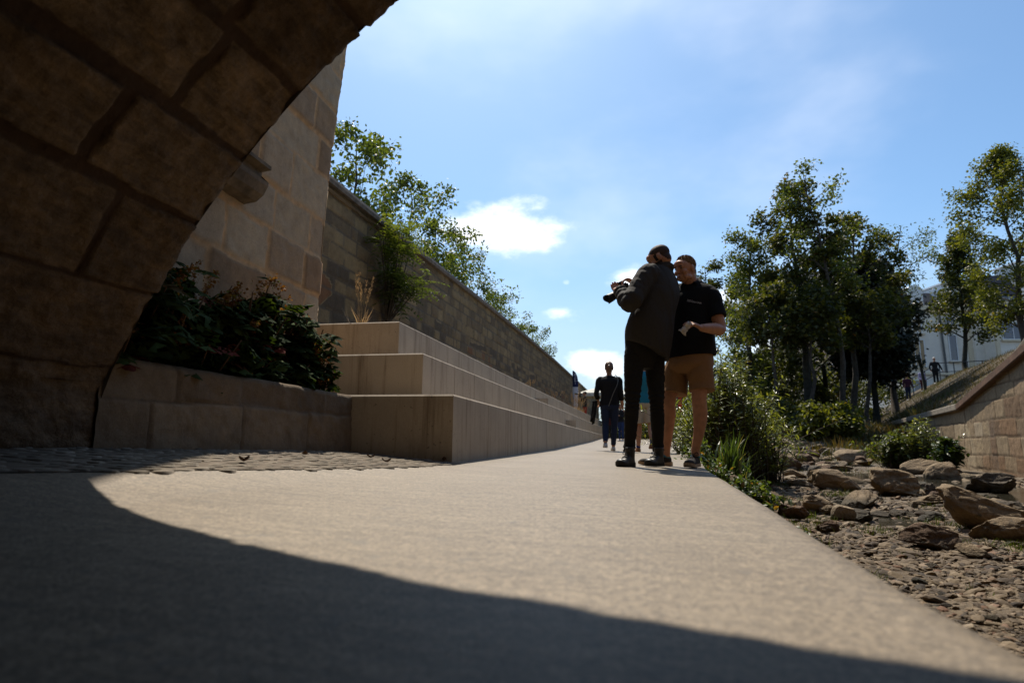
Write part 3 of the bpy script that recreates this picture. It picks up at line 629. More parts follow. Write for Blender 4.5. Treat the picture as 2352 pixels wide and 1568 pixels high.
def tree_px(px, ybase, d, ytop, zb=None):
    b = at(px, ybase, d); t = at(px, ytop, d)
    if zb is not None: b[2] = zb
    return b, t[2]-b[2]
# young trees in a row on the street above the retaining wall (x = -6)
def wall_tree(px, ytop, seed, w, label, g='young trees above the retaining wall', mats=(L_ROB, BARK), **kw):
    v = ray(px, 600); t = -6.0/v[0]; y = v[1]*t; f = 6.0*math.sin(YAW) + y*math.cos(YAW); top = at(px, ytop, f)[2]
    return build_tree('young_tree', (-6.0, y, 4.0), top-4.0, .55, oval(w), seed, .055, mats, label, group=g, limbs=18, subs=5, twigs=3, leaf=.105, per=15, spread=.14, T=leafT(.36), rise=.9, gap=.25, **kw)
wall_tree(806, 300, 102, 1.25, 'tallest looking young tree above the wall, nearest the bridge pier')
wall_tree(938, 392, 103, 1.5, 'young tree above the wall, slender top beside the big white cloud')
wall_tree(1010, 505, 107, 1.2, 'young tree above the wall rising behind the shrub that grows from the masonry')
wall_tree(1062, 560, 104, 1.55, 'bushy young tree above the wall, just beyond the overhanging shrub')
wall_tree(1140, 662, 105, 1.6, 'small looking young tree above the middle of the wall')
wall_tree(1205, 745, 106, 1.6, 'last young tree above the far end of the wall, close to the peering person')
# shrub growing out of the retaining wall
def wall_shrub():
    b = np.array([ret_x(10.2)+.05, 10.2, 2.25]); root = tag(empty('wall_shrub', b), 'feathery green shrub growing out of the face of the retaining wall', 'shrub')
    rs = np.random.RandomState(9); wood = MB(); P, D = [], []
    for k in range(24):
        az = rs.uniform(-1.5, 1.5); el = rs.uniform(.5, 1.45); ln = rs.uniform(.8, 2.5)
        d = np.array([abs(math.cos(az))*math.cos(el)*.55+.08, math.sin(az)*math.cos(el)*1.1, math.sin(el)]); q = b + d*ln*np.array([.6, .62, .95])
        m_ = (b+q)/2 + np.array([.05, 0, .06]); wood.tube(np.array([b, m_, q]), [.018, .011, .004], 5, False)
        for j in range(9):                                                  # fronds: paired leaflets along a stalk
            t = rs.uniform(.35, 1); p = lerp(m_, q, t); fd = unit(rs.randn(3)*np.array([.6, .9, .4]) + np.array([.3, 0, .05])); fl = rs.uniform(.28, .5)
            for s_ in np.linspace(.15, 1, 7):
                c = p + fd*fl*s_ + np.array([0, 0, -.10*s_*s_])
                for sd in (-1, 1): P.append(c); D.append(unit(np.cross(fd, [0, 0, 1.0]))*sd + fd*.35 + np.array([0, 0, -.15]))
    wood.build('branch', BARK, root, True); P = np.array(P); D = np.array(D); n = len(P)
    T = leafQ(.2); V, F = scatter(T[0], T[1], P, frames(D, np.tile([0, 0, 1.0], (n, 1)), rs, .25), .10*rs.uniform(.7, 1.2, n))
    np_mesh('foliage', V, F, L_ROB, root, attrs={'rnd': np.repeat(np.clip(rs.rand(n)*.5+.35*(P[:, 2]-2.6), 0, .92), 4)})
wall_shrub()
# trees on the right bank
def bank_tree(nm, px, yb, d, ytop, seed, w, mats, label, z0f=.3, prof=top_heavy, **kw):
    b, H = tree_px(px, yb, d, ytop); r_, _ = rd(b[0], b[1]); z = float(zright(np.array([r_]), np.array([d]))[0]) - .1; H += b[2]-z; b[2] = z
    kw.setdefault('leaf', .17); kw.setdefault('spread', .30)
    return build_tree(nm, b, H, H*z0f, prof(w), seed, kw.pop('tr', .16), mats, label, group='trees on the right bank', **kw)
MT = leafM(.70); QT = leafQ(.40)
tall = lambda w: (lambda k: w*(.30+.85*math.sin(math.pi*min(.93, .10+.83*k))**.9))
K3 = dict(T=MT, leaf=.135, spread=.21, subs=6, twigs=3)
bank_tree('bank_tree', 1632, 985, 33, 600, 201, 1.15, (L_MAP, BARK), 'narrow treetop just right of the head of the man in the black polo shirt', .3, tall, limbs=14, per=14, gap=.2, **K3)
bank_tree('bank_tree', 1742, 990, 27, 520, 202, .95, (L_MID, BARK), 'light fine leaved tree at the left of the big tree group, above the willow shrub', .12, tall, limbs=26, T=QT, per=20, leaf=.125, spread=.24, gap=.2, subs=6)
bank_tree('maple_tree', 1850, 985, 25, 402, 203, 1.35, (L_MAP, BARK_D), 'tall maple with browning tips and dark trunk, left peak of the big tree group', .34, tall, limbs=22, per=21, lean=(-.75, 0), tr=.2, gap=.25, **K3)
bank_tree('airy_tree', 1948, 990, 24, 378, 204, 1.15, (L_MID, BARK), 'airy thin crowned tree with the highest tip in the middle of the tree group', .5, tall, limbs=16, subs=5, T=QT, per=11, leaf=.13, spread=.2, lean=(-1.0, 0), tr=.13, gap=.35)
bank_tree('maple_tree', 1965, 975, 26.5, 480, 205, 1.25, (L_MAP, BARK), 'dark green maple right of the airy tree, rounded knobbly top', .38, tall, limbs=18, per=22, lean=(.35, 0), gap=.32, **K3)
bank_tree('dark_tree', 2012, 950, 28.5, 595, 206, 1.5, (L_DRK, BARK_D), 'almost black leafed tree at the right of the tree group', .34, top_heavy, limbs=30, subs=6, T=MT, leaf=.19, per=30, spread=.36)
bank_tree('feathery_tree', 2058, 950, 31, 512, 207, 1.6, (L_MID, BARK), 'feathery branched tree reaching out to the right above the near black tree', .6, tall, limbs=10, subs=5, T=leafQ(.22), leaf=.17, per=16, spread=.24, lean=(1.5, 0), gap=.15)
bank_tree('bank_tree', 1775, 990, 31, 610, 208, 1.6, (L_MAP, BARK_D), 'shaded tree standing behind the tall maple in the tree group', .1, tall, limbs=26, per=18, gap=.1, **K3)
bank_tree('bank_tree', 1895, 985, 32, 560, 209, 1.7, (L_MAP, BARK_D), 'deep shaded tree at the back centre of the tree group', .1, tall, limbs=28, per=20, gap=.1, **K3)
bank_tree('street_tree', 2222, 868, 37, 535, 210, 1.9, (L_MAP, BARK_D), 'single tree with a bare straight trunk in front of the pale villa', .34, cone, limbs=24, T=QT, leaf=.17, per=22, spread=.27, tr=.17, gap=.15, subs=6)
bank_tree('linden_tree', 2372, 850, 31, 330, 211, 2.3, (L_LIM, BARK), 'big yellow green tree cut off by the right edge of the picture', .2, oval, limbs=34, subs=7, T=QT, leaf=.15, per=24, spread=.28, tr=.2, gap=.15)
bank_tree('small_tree', 2046, 895, 41, 800, 212, 1.1, (L_LIM, BARK), 'low yellow green tree under the near black tree, beside the walkers', .1, oval, limbs=16, T=QT, leaf=.12, per=18, spread=.24, tr=.06)
for (px, yb, d, lab, lx) in ((1800, 985, 24, 'thin bare trunk left of the ivy dark maple trunk', -.3), (1872, 985, 23.5, 'slim straight trunk right of the dark maple trunk', .1), (1990, 940, 25, 'forked slim trunk at the right end of the tree group', .5)):
    bank_tree('bank_tree', px, yb, d, 655, 300+px, 1.0, (L_MAP, BARK), lab, .6, tall, limbs=12, per=14, lean=(lx, 0), tr=.11, gap=.2, **K3)
# shrubs
def blade_leaf_shrub(nm, c, H, W, seed, n_st, label, mat, leaf=.09, w=.11, per=26, group=None, lean=.55, cat='shrub'):
    """many whippy stems with narrow leaves all along them"""
    rs = np.random.RandomState(seed); root = tag(empty(nm, c), label, cat, group); wood = MB(); P, D, Q = [], [], []
    for k in range(n_st):
        az = rs.uniform(0, 6.283); sp = abs(rs.randn())*.5*W; h = H*rs.uniform(.5, 1.0)*(1-.35*min(1, sp/W)); b = c + np.array([rs.randn()*.16*W, rs.randn()*.16*W, 0])
        e = b + np.array([math.cos(az)*sp, math.sin(az)*sp, h]); m_ = (b+e)/2 + np.array([0, 0, .12*h]) - (e-b)*np.array([.12, .12, 0])
        ts = np.linspace(0, 1, 7)[:, None]; C_ = (1-ts)**2*b + 2*ts*(1-ts)*m_ + ts**2*e; wood.tube(C_, np.linspace(.009, .002, 7), 4, False)
        for j in range(per):
            t = rs.uniform(.12, 1.0); i = min(5, int(t*6)); p = lerp(C_[i], C_[i+1], t*6-i); ax = unit(C_[i+1]-C_[i]); o = unit(np.cross(ax, rs.randn(3)))
            P.append(p); D.append(ax*lean + o); Q.append(t)
    wood.build('stem', BARK, root); P = np.array(P); n = len(P); T = leafT(w, .22)
    V, F = scatter(T[0], T[1], P, frames(np.array(D), np.tile([0, 0, 1.0], (n, 1)), rs, .35), leaf*rs.uniform(.6, 1.2, n))
    np_mesh('foliage', V, F, mat, root, attrs={'rnd': np.repeat(np.clip(.15+.55*np.array(Q)*rs.rand(n)+.3*rs.rand(n), 0, 1), len(T[0]))})
    return root
def gz(px, d, y=1000):
    p = at(px, y, d); r_, dd = rd(p[0], p[1]); p[2] = float(zright(np.array([r_]), np.array([d]))[0]); return p
blade_leaf_shrub('willow_shrub', gz(1672, 8.8), 1.95, 1.0, 21, 330, 'large glossy narrow leaved willow shrub right of the man in shorts', L_WIL, leaf=.105, per=34)
blade_leaf_shrub('willow_shrub', gz(1590, 10.5), 1.05, .8, 22, 130, 'lower willow shrub seen between the bare legs of the man in shorts', L_WIL, leaf=.10, per=26)
blade_leaf_shrub('willow_shrub', gz(1742, 9.6), 1.30, .85, 23, 150, 'willow shrub drooping over the rubble at the right of the large willow', L_WIL, leaf=.11, per=26)
blade_leaf_shrub('bank_shrub', gz(2050, 14.6), 1.0, .62, 24, 120, 'grey green shrub at the left of the clump below the river wall', L_MID, leaf=.13, w=.2, per=24)
blade_leaf_shrub('bank_shrub', gz(2110, 14.2), 1.28, .6, 25, 100, 'tallest shrub of the clump below the river wall, with slender shoots', L_WIL, leaf=.13, per=24)
blade_leaf_shrub('bank_shrub', gz(2172, 13.4), .80, .36, 26, 120, 'dark rounded shrub at the right end of the clump against the river wall', leaf_mat('dark shrub leaf', (.02,.04,.012), (.035,.06,.016), (.06,.09,.024), .3), leaf=.13, w=.3, per=22)
build_tree('hazel_bush', gz(1908, 20.6), 1.35, .1, oval(.78), 27, .03, (L_LIM, BARK), 'sunlit round leaved bush in front of the tree trunks', cat='bush', limbs=30, subs=6, twigs=2, leaf=.13, per=12, spread=.16, T=leafT(.42), crown_name='foliage', stems=3)
rs_ = np.random.RandomState(31)
for i, (px, d, H, W) in enumerate(((1440, 40, 2.2, 2.0), (1480, 44, 2.6, 2.4), (1530, 42, 2.4, 2.4), (1580, 36, 2.6, 2.2), (1630, 30, 2.3, 2.0), (1690, 26, 1.6, 1.6), (1760, 24, 1.2, 1.3), (1500, 60, 5.0, 4.2), (1580, 62, 6.5, 5.0), (1680, 48, 6.0, 4.0), (1400, 75, 6, 5))):
    c = at(px, 1010, d); r_, _ = rd(c[0], c[1]); c[2] = float(zright(np.array([r_]), np.array([d]))[0]) if px > 1560 else 0
    build_tree('background_bush', c, H, .1, oval(W), 400+i, .05, (L_MID if i % 2 else L_MAP, BARK), 'dense green bush in the distance beyond the end of the path', cat='bush', group='bushes beyond the end of the path', limbs=22, subs=4, twigs=2, leaf=.16+.02*(d > 45), per=12, spread=.25, T=QT, crown_name='foliage', stems=2)
for i, (px, d, H, W) in enumerate(((1745, 34, 4.2, 2.3), (1820, 35, 4.6, 2.4), (1890, 36, 4.4, 2.4), (1965, 37, 4.0, 2.0))):
    c = at(px, 1000, d); r_, _ = rd(c[0], c[1]); c[2] = float(zright(np.array([r_]), np.array([d]))[0])
    build_tree('bank_bush', c, H, .1, oval(W), 460+i, .05, (L_MAP, BARK_D), 'shaded bush filling the gaps between the tree trunks on the right bank', cat='bush', group='shaded bushes behind the bank trees', limbs=24, subs=5, twigs=2, leaf=.16, per=13, spread=.28, T=QT, crown_name='foliage', stems=2)
# iris-like blades at the path's edge
def blade_clump(nm, c, n, H, sp, seed, mat, label, cat, wd=.014, group=None, bend=.5):
    rs = np.random.RandomState(seed); root = tag(empty(nm, c), label, cat, group); V, F, A = [], [], []; k = 0
    for i in range(n):
        az = rs.uniform(0, 6.283); h = H*rs.uniform(.55, 1.05); o = abs(rs.randn())*sp; b = c + np.array([rs.randn()*sp*.35, rs.randn()*sp*.35, -.02])
        d = np.array([math.cos(az), math.sin(az), 0]); sd = np.array([-d[1], d[0], 0])*wd*rs.uniform(.6, 1.2); t = np.linspace(0, 1, 7)
        pts = b + d*(o*t**2)[:, None]*bend*2 + np.array([0, 0, 1.0])*(h*(t - .28*min(1.2, o/sp)*bend*t**3))[:, None]; wv = np.clip(1.15-t**2.2, .03, 1)
        L_ = pts + sd*wv[:, None]; R_ = pts - sd*wv[:, None]; V.append(np.stack([L_, R_], 1).reshape(-1, 3)); j = np.arange(6)*2 + k
        F.append(np.stack([j, j+1, j+3, j+2], 1)); A.append(np.full(14, rs.rand())); k += 14
    np_mesh('blades', np.concatenate(V), np.concatenate(F), mat, root, attrs={'rnd': np.concatenate(A)}); return root
L_IRI = leaf_mat('iris blade', (.030,.060,.020), (.060,.10,.030), (.11,.15,.045), .35, .35, .5, odd=(.22,.19,.08))
blade_clump('iris_clump', gz(1668, 6.3), 85, .56, .17, 33, L_IRI, 'clump of upright iris blades at the edge of the path', 'plant')
blade_clump('iris_clump', gz(1702, 7.2), 50, .45, .17, 34, L_IRI, 'smaller clump of iris blades behind the upright one, leaning right', 'plant')
def herb_patch(nm, c, W, H, seed, n, label, mat, leaf=.03, stalks=60, group=None):
    rs = np.random.RandomState(seed); root = tag(empty(nm, c), label, 'plant', group); wood = MB(); P, D = [], []
    for k in range(stalks):
        b = c + np.array([rs.randn()*W*.45, rs.randn()*W*.45, -.02]); e = b + np.array([rs.randn()*.06, rs.randn()*.06, H*rs.uniform(.4, 1.0)*math.exp(-((b-c)[:2]**2).sum()/W**2)])
        wood.tube(np.array([b, (b+e)/2+rs.randn(3)*.01, e]), [.004, .003, .0015], 4, False)
        for j in range(n): p = lerp(b, e, rs.uniform(.1, 1)); P.append(p + rs.randn(3)*.012); D.append(rs.randn(3) + np.array([0, 0, .2]))
    wood.build('stem', plain('herb stem', (.06,.075,.03)), root); P = np.array(P); m_ = len(P); T = leafT(.32, .15)
    V, F = scatter(T[0], T[1], P, frames(np.array(D), np.tile([0, 0, 1.0], (m_, 1)), rs, .5), leaf*rs.uniform(.6, 1.5, m_))
    np_mesh('foliage', V, F, mat, root, attrs={'rnd': np.repeat(rs.rand(m_), len(T[0]))}); return root
L_HRB = leaf_mat('herb leaf', (.040,.070,.020), (.075,.11,.03), (.12,.15,.04), .4, odd=(.24,.13,.03))
herb_patch('herb', gz(1630, 5.75), .22, .28, 41, 16, 'low leafy herbs directly behind the sneaker of the man in shorts', L_HRB, .035, 110)
herb_patch('herb', gz(1650, 5.1), .20, .20, 42, 16, 'low leafy herbs spilling over the path edge right of the sneaker', L_HRB, .03, 110)
herb_patch('herb', gz(1712, 5.2), .24, .26, 43, 16, 'tall leafy herbs between the iris blades and the stones', L_HRB, .045, 110)
herb_patch('herb', gz(1705, 4.6), .14, .14, 44, 14, 'small round herb tuft on the gravel beside the path edge', L_HRB, .03, 60)
herb_patch('herb', gz(1605, 7.6), .30, .45, 45, 14, 'wild herbs at the path edge behind the bare leg of the man in shorts', L_HRB, .045, 90)
herb_patch('herb', gz(1755, 4.3), .14, .12, 46, 14, 'reddish low herbs among the stones close to the path edge', L_HRB, .028, 50)
# ------------------------------------------------------------------ oakleaf hydrangea behind the planter wall
def lobed():
    o = [(0,0), (.10,.06), (.34,.02), (.30,.20), (.52,.34), (.40,.46), (.46,.72), (.24,.66), (.20,.82), (0,1.0)]
    T = [(0, .12, .02), (0, .4, .03), (0, .7, .0)] + [(x, y, -.10*abs(x)*2 - .12*y*y) for x, y in o] + [(-x, y, -.10*abs(x)*2 - .12*y*y) for x, y in o[1:-1][::-1]]
    n = len(T)-3; c = np.array(T); F = []
    for k in range(n):
        a, b = 3+k, 3+(k+1) % n; ym = (c[a, 1]+c[b, 1])/2; F.append((0 if ym < .25 else 1 if ym < .58 else 2, a, b))
    F += [(0, 1, 3+3), (1, 2, 3+6), (0, 3+n-3, 1), (1, 3+n-6, 2)]
    return c, np.array(F)
def hydrangea():
    c0 = np.array([-2.62, 3.4, .44]); root = tag(empty('hydrangea_shrub', c0), 'dark lobed leaved shrub with rusty flower clusters filling the stone planter', 'shrub'); rs = np.random.RandomState(77)
    wood = MB(); P, D, S = [], [], []; FP = []
    for k in range(190):
        y = rs.uniform(2.2, 4.75); y = min(y, 4.05); b = np.array([rs.uniform(-2.95, -2.45), y, .42]); hmax = np.interp(y, [2.2, 2.8, 3.4, 4.0, 4.5, 4.8], [.52, .78, .88, .80, .55, .3])
        e = b + np.array([rs.uniform(-.25, .38), rs.uniform(-.25, .25), hmax*rs.uniform(.25, 1.0)]); e[0] = min(e[0], -2.22) if e[2] > .68 else min(e[0], -2.34); e[1] = min(e[1], 4.1)
        m_ = (b+e)/2 + rs.randn(3)*.03; wood.tube(np.array([b, m_, e]), [.008, .006, .004], 5, False)
        for j in range(13):
            t = rs.uniform(.25, 1)**.7; p = lerp(b, e, t); o = unit(rs.randn(3)*np.array([1, 1, .35]) + np.array([.45, 0, .1])); P.append(p + o*.05); D.append(o + np.array([0, 0, -.45])); S.append(rs.uniform(.09, .19))
        if rs.rand() < .45: FP.append(e)
    # sunlit shoots at the far right end
    for e in ((-2.24, 4.08, .74), (-2.2, 4.12, .62), (-2.3, 4.1, .84)):
        e = np.array(e); b = np.array([-2.4, 4.2, .42]); wood.tube(np.array([b, (b+e)/2+[0,0,.05], e]), [.007, .005, .003], 5, False)
        for j in range(7): o = unit(rs.randn(3)+np.array([.5, 0, .2])); P.append(e + o*.03); D.append(o + np.array([0, 0, -.3])); S.append(rs.uniform(.06, .12))
        FP.append(e)
    wood.build('stem', plain('shrub stem', (.13,.075,.04), .8), root, True); P = np.array(P); n = len(P); T = lobed()
    V, F = scatter(T[0], T[1], P, frames(np.array(D), np.tile([.25, 0, 1.0], (n, 1)), rs, .3), np.array(S))
    np_mesh('foliage', V, F, leaf_mat('hydrangea leaf', (.017,.030,.010), (.030,.050,.015), (.050,.075,.020), .22, .75, .04, odd=(.12,.03,.022)), root, True, {'rnd': np.repeat(rs.rand(n), len(T[0]))})
    P, D = [], []
    for e in FP:
        ax = unit(rs.randn(3)*.5 + np.array([.35, 0, .3])); ln = rs.uniform(.10, .2)
        for j in range(70):
            t = rs.rand(); p = e + ax*ln*t + rs.randn(3)*.026*(1.15-t); P.append(p); D.append(rs.randn(3))
    P = np.array(P); n = len(P); T = leafQ(.5, .2); V, F = scatter(T[0], T[1], P, frames(np.array(D), np.tile([0, 0, 1.0], (n, 1)), rs, 1), .019*rs.uniform(.6, 1.3, n))
    np_mesh('flowers', V, F, leaf_mat('dry floret', (.10,.04,.015), (.19,.075,.025), (.26,.14,.06), .4, .7, .2, odd=(.16,.17,.05)), root, attrs={'rnd': np.repeat(rs.rand(n), 4)})
hydrangea()
# ------------------------------------------------------------------ dry grasses growing on the steps
L_DRY = leaf_mat('dry grass', (.17,.115,.062), (.27,.19,.11), (.37,.28,.17), .4, .6, tcol=(1.1, .95, .7))
def dry_grass(c, n, H, seed, label, sp=.10, seeds=1.0):
    rs = np.random.RandomState(seed); c = np.array(c, float); root = tag(empty('grass_tuft', c), label, 'grass', 'dry grass tufts on the steps'); T = leafQ(.12, .1); BP, BD, BS = [], [], []
    for k in range(n):
        az = rs.uniform(0, 6.28); h = H*rs.uniform(.6, 1.0); o = rs.uniform(.1, 1)*sp; b = c + rs.randn(3)*np.array([.03, .03, 0]); e = b + np.array([math.cos(az)*o, math.sin(az)*o, h]); P, D = [], []
        m_ = lerp(b, e, .55) + np.array([0, 0, .08*h]); tt = np.linspace(0, 1, 8)[:, None]; C_ = (1-tt)**2*b + 2*tt*(1-tt)*m_ + tt**2*e
        wood = MB(); wood.tube(C_, np.linspace(.0025, .0012, 8), 4, False); st = wood.build('stalk', plain('dry stalk', (.30,.22,.11), .7), root)
        for j in range(int(34*seeds)): t = rs.uniform(.62, 1); i = min(6, int(t*7)); P.append(lerp(C_[i], C_[i+1], t*7-i) + rs.randn(3)*.006); D.append(unit(e-m_) + rs.randn(3)*.3)
        V, F = scatter(T[0], T[1], np.array(P), frames(np.array(D), rs.randn(len(P), 3), rs, .5), np.full(len(P), .035)); np_mesh('seed_head', V, F, L_DRY, st, attrs={'rnd': np.repeat(rs.rand(len(P)), 4)})
        for j in range(3): BP.append(b + rs.randn(3)*.01); BD.append(np.array([rs.randn()*.5, rs.randn()*.5, 1.2])); BS.append(h*rs.uniform(.3, .6))
    V, F = scatter(T[0]*np.array([.16, 1, 1]), T[1], np.array(BP), frames(np.array(BD), rs.randn(len(BP), 3), rs, .5), np.array(BS)); np_mesh('blades', V, F, L_DRY, root, attrs={'rnd': np.repeat(rs.rand(len(BP)), 4)})
dry_grass((-3.30, 6.9, 1.54), 8, .86, 1, 'tall dry grass tuft with golden seed heads on the top step beside the pier', .20)
dry_grass((-2.75, 17.2, 1.54), 7, .5, 2, 'small dry grass tuft on the top step halfway along', .22)
dry_grass((-2.7, 22.5, 1.54), 8, .55, 3, 'short dry grass pair on the top step before the banner', .3)
for k, (y, x) in enumerate(((29.0, -2.6), (30.2, -2.5), (31.5, -2.55), (32.6, -2.45))): dry_grass((x, y, 1.54), 16, 1.05, 10+k, 'arching dry grass tuft on the top step in front of the person in red trousers', .6)

rs = np.random.RandomState(64)
for k, (px, py) in enumerate(((852, 1047), (1000, 1051), (960, 1052), (888, 1050), (1020, 1057), (700, 1050), (560, 1062))):
    p_ = onz(px, py, .10 if px < 900 else .06); z_ = float(cob_z(p_[0], p_[1]))+.012; uu, vv = np.meshgrid(np.linspace(-1, 1, 5), np.linspace(0, 1, 7), indexing='ij'); wv = np.sin(np.pi*np.clip(vv, .02, .98))**.8*.018; a_ = rs.uniform(0, 6.28)
    X = uu*wv; Y = (vv-.5)*.055; Z = .010*uu*uu + .016*(vv-.5)**2*8*.5 + .004*rs.rand(5, 7); c_, s_ = math.cos(a_), math.sin(a_)
    o = np_mesh('fallen_leaf', np.c_[(X*c_-Y*s_).ravel(), (X*s_+Y*c_).ravel(), Z.ravel()], grid_faces(5, 7), plain('dead leaf', (.085,.045,.022), .8, var=.4, scale=60), smooth=True); o.location = (p_[0], p_[1], z_); tag(o, 'curled brown dead leaf lying on the cobbles near the concrete steps', 'leaf', 'dead leaves on the cobbles', 'thing')
# ------------------------------------------------------------------ boulders, stones and gravel
def rock_mat(name, lo, mid, hi, stain=(.05,.045,.03)):
    m, nt, b, out = new_mat(name); v = objvec(nt)
    c = ramp(nt, noise_node(nt, 3.5, 8, .7, v, .5), [(.28, lo), (.5, mid), (.72, hi)])
    g = noise_node(nt, 45, 5, .7, v); c = mixc(nt, .6, c, ramp(nt, g, [(.3, (.5,.5,.5)), (.5, (1,1,1)), (.75, (1.35,1.35,1.3))]), 'MULTIPLY')
    pit = mrange(nt, noise_node(nt, 16, 4, .6, v), .60, .70, 0, .8, True); c = mixc(nt, pit, c, stain)
    geo = N(nt, 'ShaderNodeNewGeometry'); sx = N(nt, 'ShaderNodeSeparateXYZ'); nt.links.new(geo.outputs['Position'], sx.inputs[0])
    foot_dark = mrange(nt, sx.outputs['Z'], -.42, -.34, .75, 0, True); c = mixc(nt, foot_dark, c, stain)                 # darker towards the level of the bed
    nt.links.new(c, b.inputs['Base Color']); b.inputs['Roughness'].default_value = .85
    h = N(nt, 'ShaderNodeMath', operation='ADD'); nt.links.new(g, h.inputs[0]); nt.links.new(noise_node(nt, 11, 7, .7, v, .6), h.inputs[1]); bump(nt, b, h.outputs[0], .9, .02)
    return m
RK = [rock_mat('rock tan', (.10,.068,.038), (.215,.153,.088), (.30,.225,.14)), rock_mat('rock brown', (.055,.033,.019), (.12,.072,.041), (.18,.115,.07)), rock_mat('rock dark', (.04,.031,.022), (.09,.071,.05), (.16,.128,.09)), rock_mat('rock pale', (.14,.104,.065), (.26,.197,.125), (.36,.285,.19))]
_bm = bmesh.new(); bmesh.ops.create_icosphere(_bm, subdivisions=5, radius=1); _bm.verts.index_update(); I5V = np.array([v.co[:] for v in _bm.verts]); I5F = np.array([[v.index for v in f.verts] for f in _bm.faces]); _bm.free()
_bm = bmesh.new(); bmesh.ops.create_icosphere(_bm, subdivisions=2, radius=1); _bm.verts.index_update(); I2V = np.array([v.co[:] for v in _bm.verts]); I2F = np.array([[v.index for v in f.verts] for f in _bm.faces]); _bm.free()
def n3(P, s, seed, o=3): return fbm(P[:, 0]*s+seed*3.1, P[:, 1]*s+P[:, 2]*s*.7, 500+seed % 40, o) + fbm(P[:, 2]*s+seed, P[:, 0]*s*.6-P[:, 1]*s, 540+seed % 40, o)
def rock_shape(V, seed, cuts=11, rough=.12):
    rs = np.random.RandomState(seed); P = V.copy()
    for k in range(cuts):                                                     # flat broken faces
        n_ = unit(rs.randn(3)*np.array([1, 1, .8])); d = rs.uniform(.45, .80); s = P @ n_; P = P - np.maximum(s-d, 0)[:, None]*n_*.95
    r1 = n3(V, 1.6, seed, 4); r2 = n3(V, 4.5, seed+3, 4); r3 = np.abs(n3(V, 3.2, seed+7, 3)); return P + V*(rough*1.3*r1 + rough*.6*r2 - rough*.9*np.exp(-(r3/.05)**2)*.35)[:, None]
def rock(px0, px1, yt, yb, seed, mat, label, depth=.8, tilt=0.0, zg=None, name='boulder', cuts=11, rough=.12, group=None, skew=0.0):
    """boulder filling pixels px0..px1, yt..yb, standing on the riverbed"""
    xm = (px0+px1)/2; z = -.40
    for _ in range(6): p = onz(xm, yb, z); r_, d_ = rd(p[0], p[1]); z = float(zright(np.array([r_]), np.array([d_]))[0]) if zg is None else zg
    dp = (px1-px0)/F_PX*d_*depth; dc = d_ + dp*.40; W_ = (px1-px0)/F_PX*dc; H_ = (yb-yt)/F_PX*dc*.92
    P = rock_shape(I5V, seed, cuts, rough); P = P/np.abs(P).max(0); P[:, 2] += tilt*P[:, 0] + skew*P[:, 0]**2; P[:, 2] = (P[:, 2]-P[:, 2].min()); P[:, 2] /= P[:, 2].max()
    loc = P[:, 0:1]*W_/2*RT0 + P[:, 1:2]*dp/2*FW0 + (P[:, 2:3]*(H_*1.18) - H_*.18)*np.array([0, 0, 1.0])
    c = cw((xm-1176)/F_PX*dc, dc, z)
    o = np_mesh(name, loc, I5F, mat, smooth=True); o.location = c; tag(o, label, 'rock' if name == 'stone' else 'boulder', group); return o
RT0 = np.array([math.cos(YAW), math.sin(YAW), 0]); FW0 = np.array([-math.sin(YAW), math.cos(YAW), 0])
rock(2128, 2335, 1118, 1226, 1, RK[0], 'largest tan boulder in the riverbed, a pitted slab sloping down to the right', .75, -.55, cuts=8)
rock(2024, 2180, 1206, 1264, 2, RK[1], 'reddish brown wedge shaped boulder in front of the largest one', .6, -.35)
rock(2185, 2372, 1190, 1243, 3, RK[0], 'long low flat boulder lying against the front of the largest one', .5, -.1, cuts=5)
rock(2156, 2232, 1252, 1284, 4, RK[0], 'small flat tan stone on the gravel right of the reddish wedge', .7, -.2, name='stone')
rock(1889, 1943, 1160, 1197, 5, RK[3], 'rounded tan stone standing alone on the gravel near the path edge', .8, name='stone', cuts=4)
rock(1822, 1898, 1138, 1181, 6, RK[0], 'angular stone with green grass at its foot, left of the lone rounded stone', .8, -.3, name='stone')
rock(1846, 1950, 1076, 1128, 7, RK[0], 'broad pale grey rock in the middle of the riverbed', .7, -.1)
rock(1982, 2102, 1074, 1142, 8, RK[0], 'pitted rounded boulder right of the broad pale grey rock', .8, -.25, rough=.22)
rock(2052, 2160, 1064, 1102, 9, RK[0], 'long flat rock lying behind the pitted boulder', .5, .1)
rock(2108, 2196, 1056, 1108, 10, RK[0], 'upright pointed rock in front of the green clump by the wall', .7, .2)
rock(2188, 2322, 1082, 1142, 11, RK[2], 'dark jagged rock heap at the water in front of the wall', .7, .1, rough=.28)
rock(1704, 1792, 1043, 1074, 12, RK[0], 'long flat topped slab at the far left of the riverbed', .4, .0, cuts=5)
rock(1771, 1836, 1040, 1082, 13, RK[1], 'rounded brown rock at the right end of the flat topped slab', .7)
rock(1732, 1778, 1057, 1088, 14, RK[0], 'blocky rock in front of the flat topped slab', .7, name='stone')
rock(1786, 1838, 1077, 1099, 15, RK[0], 'flat rock below the rounded brown rock', .7, name='stone')
rock(1834, 1884, 1068, 1100, 16, RK[2], 'dark rounded rock touching the left of the broad pale grey rock', .8, name='stone')
rock(1902, 1992, 1046, 1084, 17, RK[0], 'tilted angular rock behind the broad pale grey rock', .6, .25)
rock(1652, 1702, 1084, 1120, 18, RK[3], 'pale pitted stone wedged against the edge of the path', .8, name='stone', rough=.26)
rock(1916, 1964, 1100, 1132, 19, RK[3], 'pale pointed stone leaning on the broad pale grey rock', .6, -.3, name='stone')
rock(2100, 2140, 1108, 1150, 20, RK[2], 'dark porous stone at the left of the largest boulder', .8, name='stone', rough=.28)
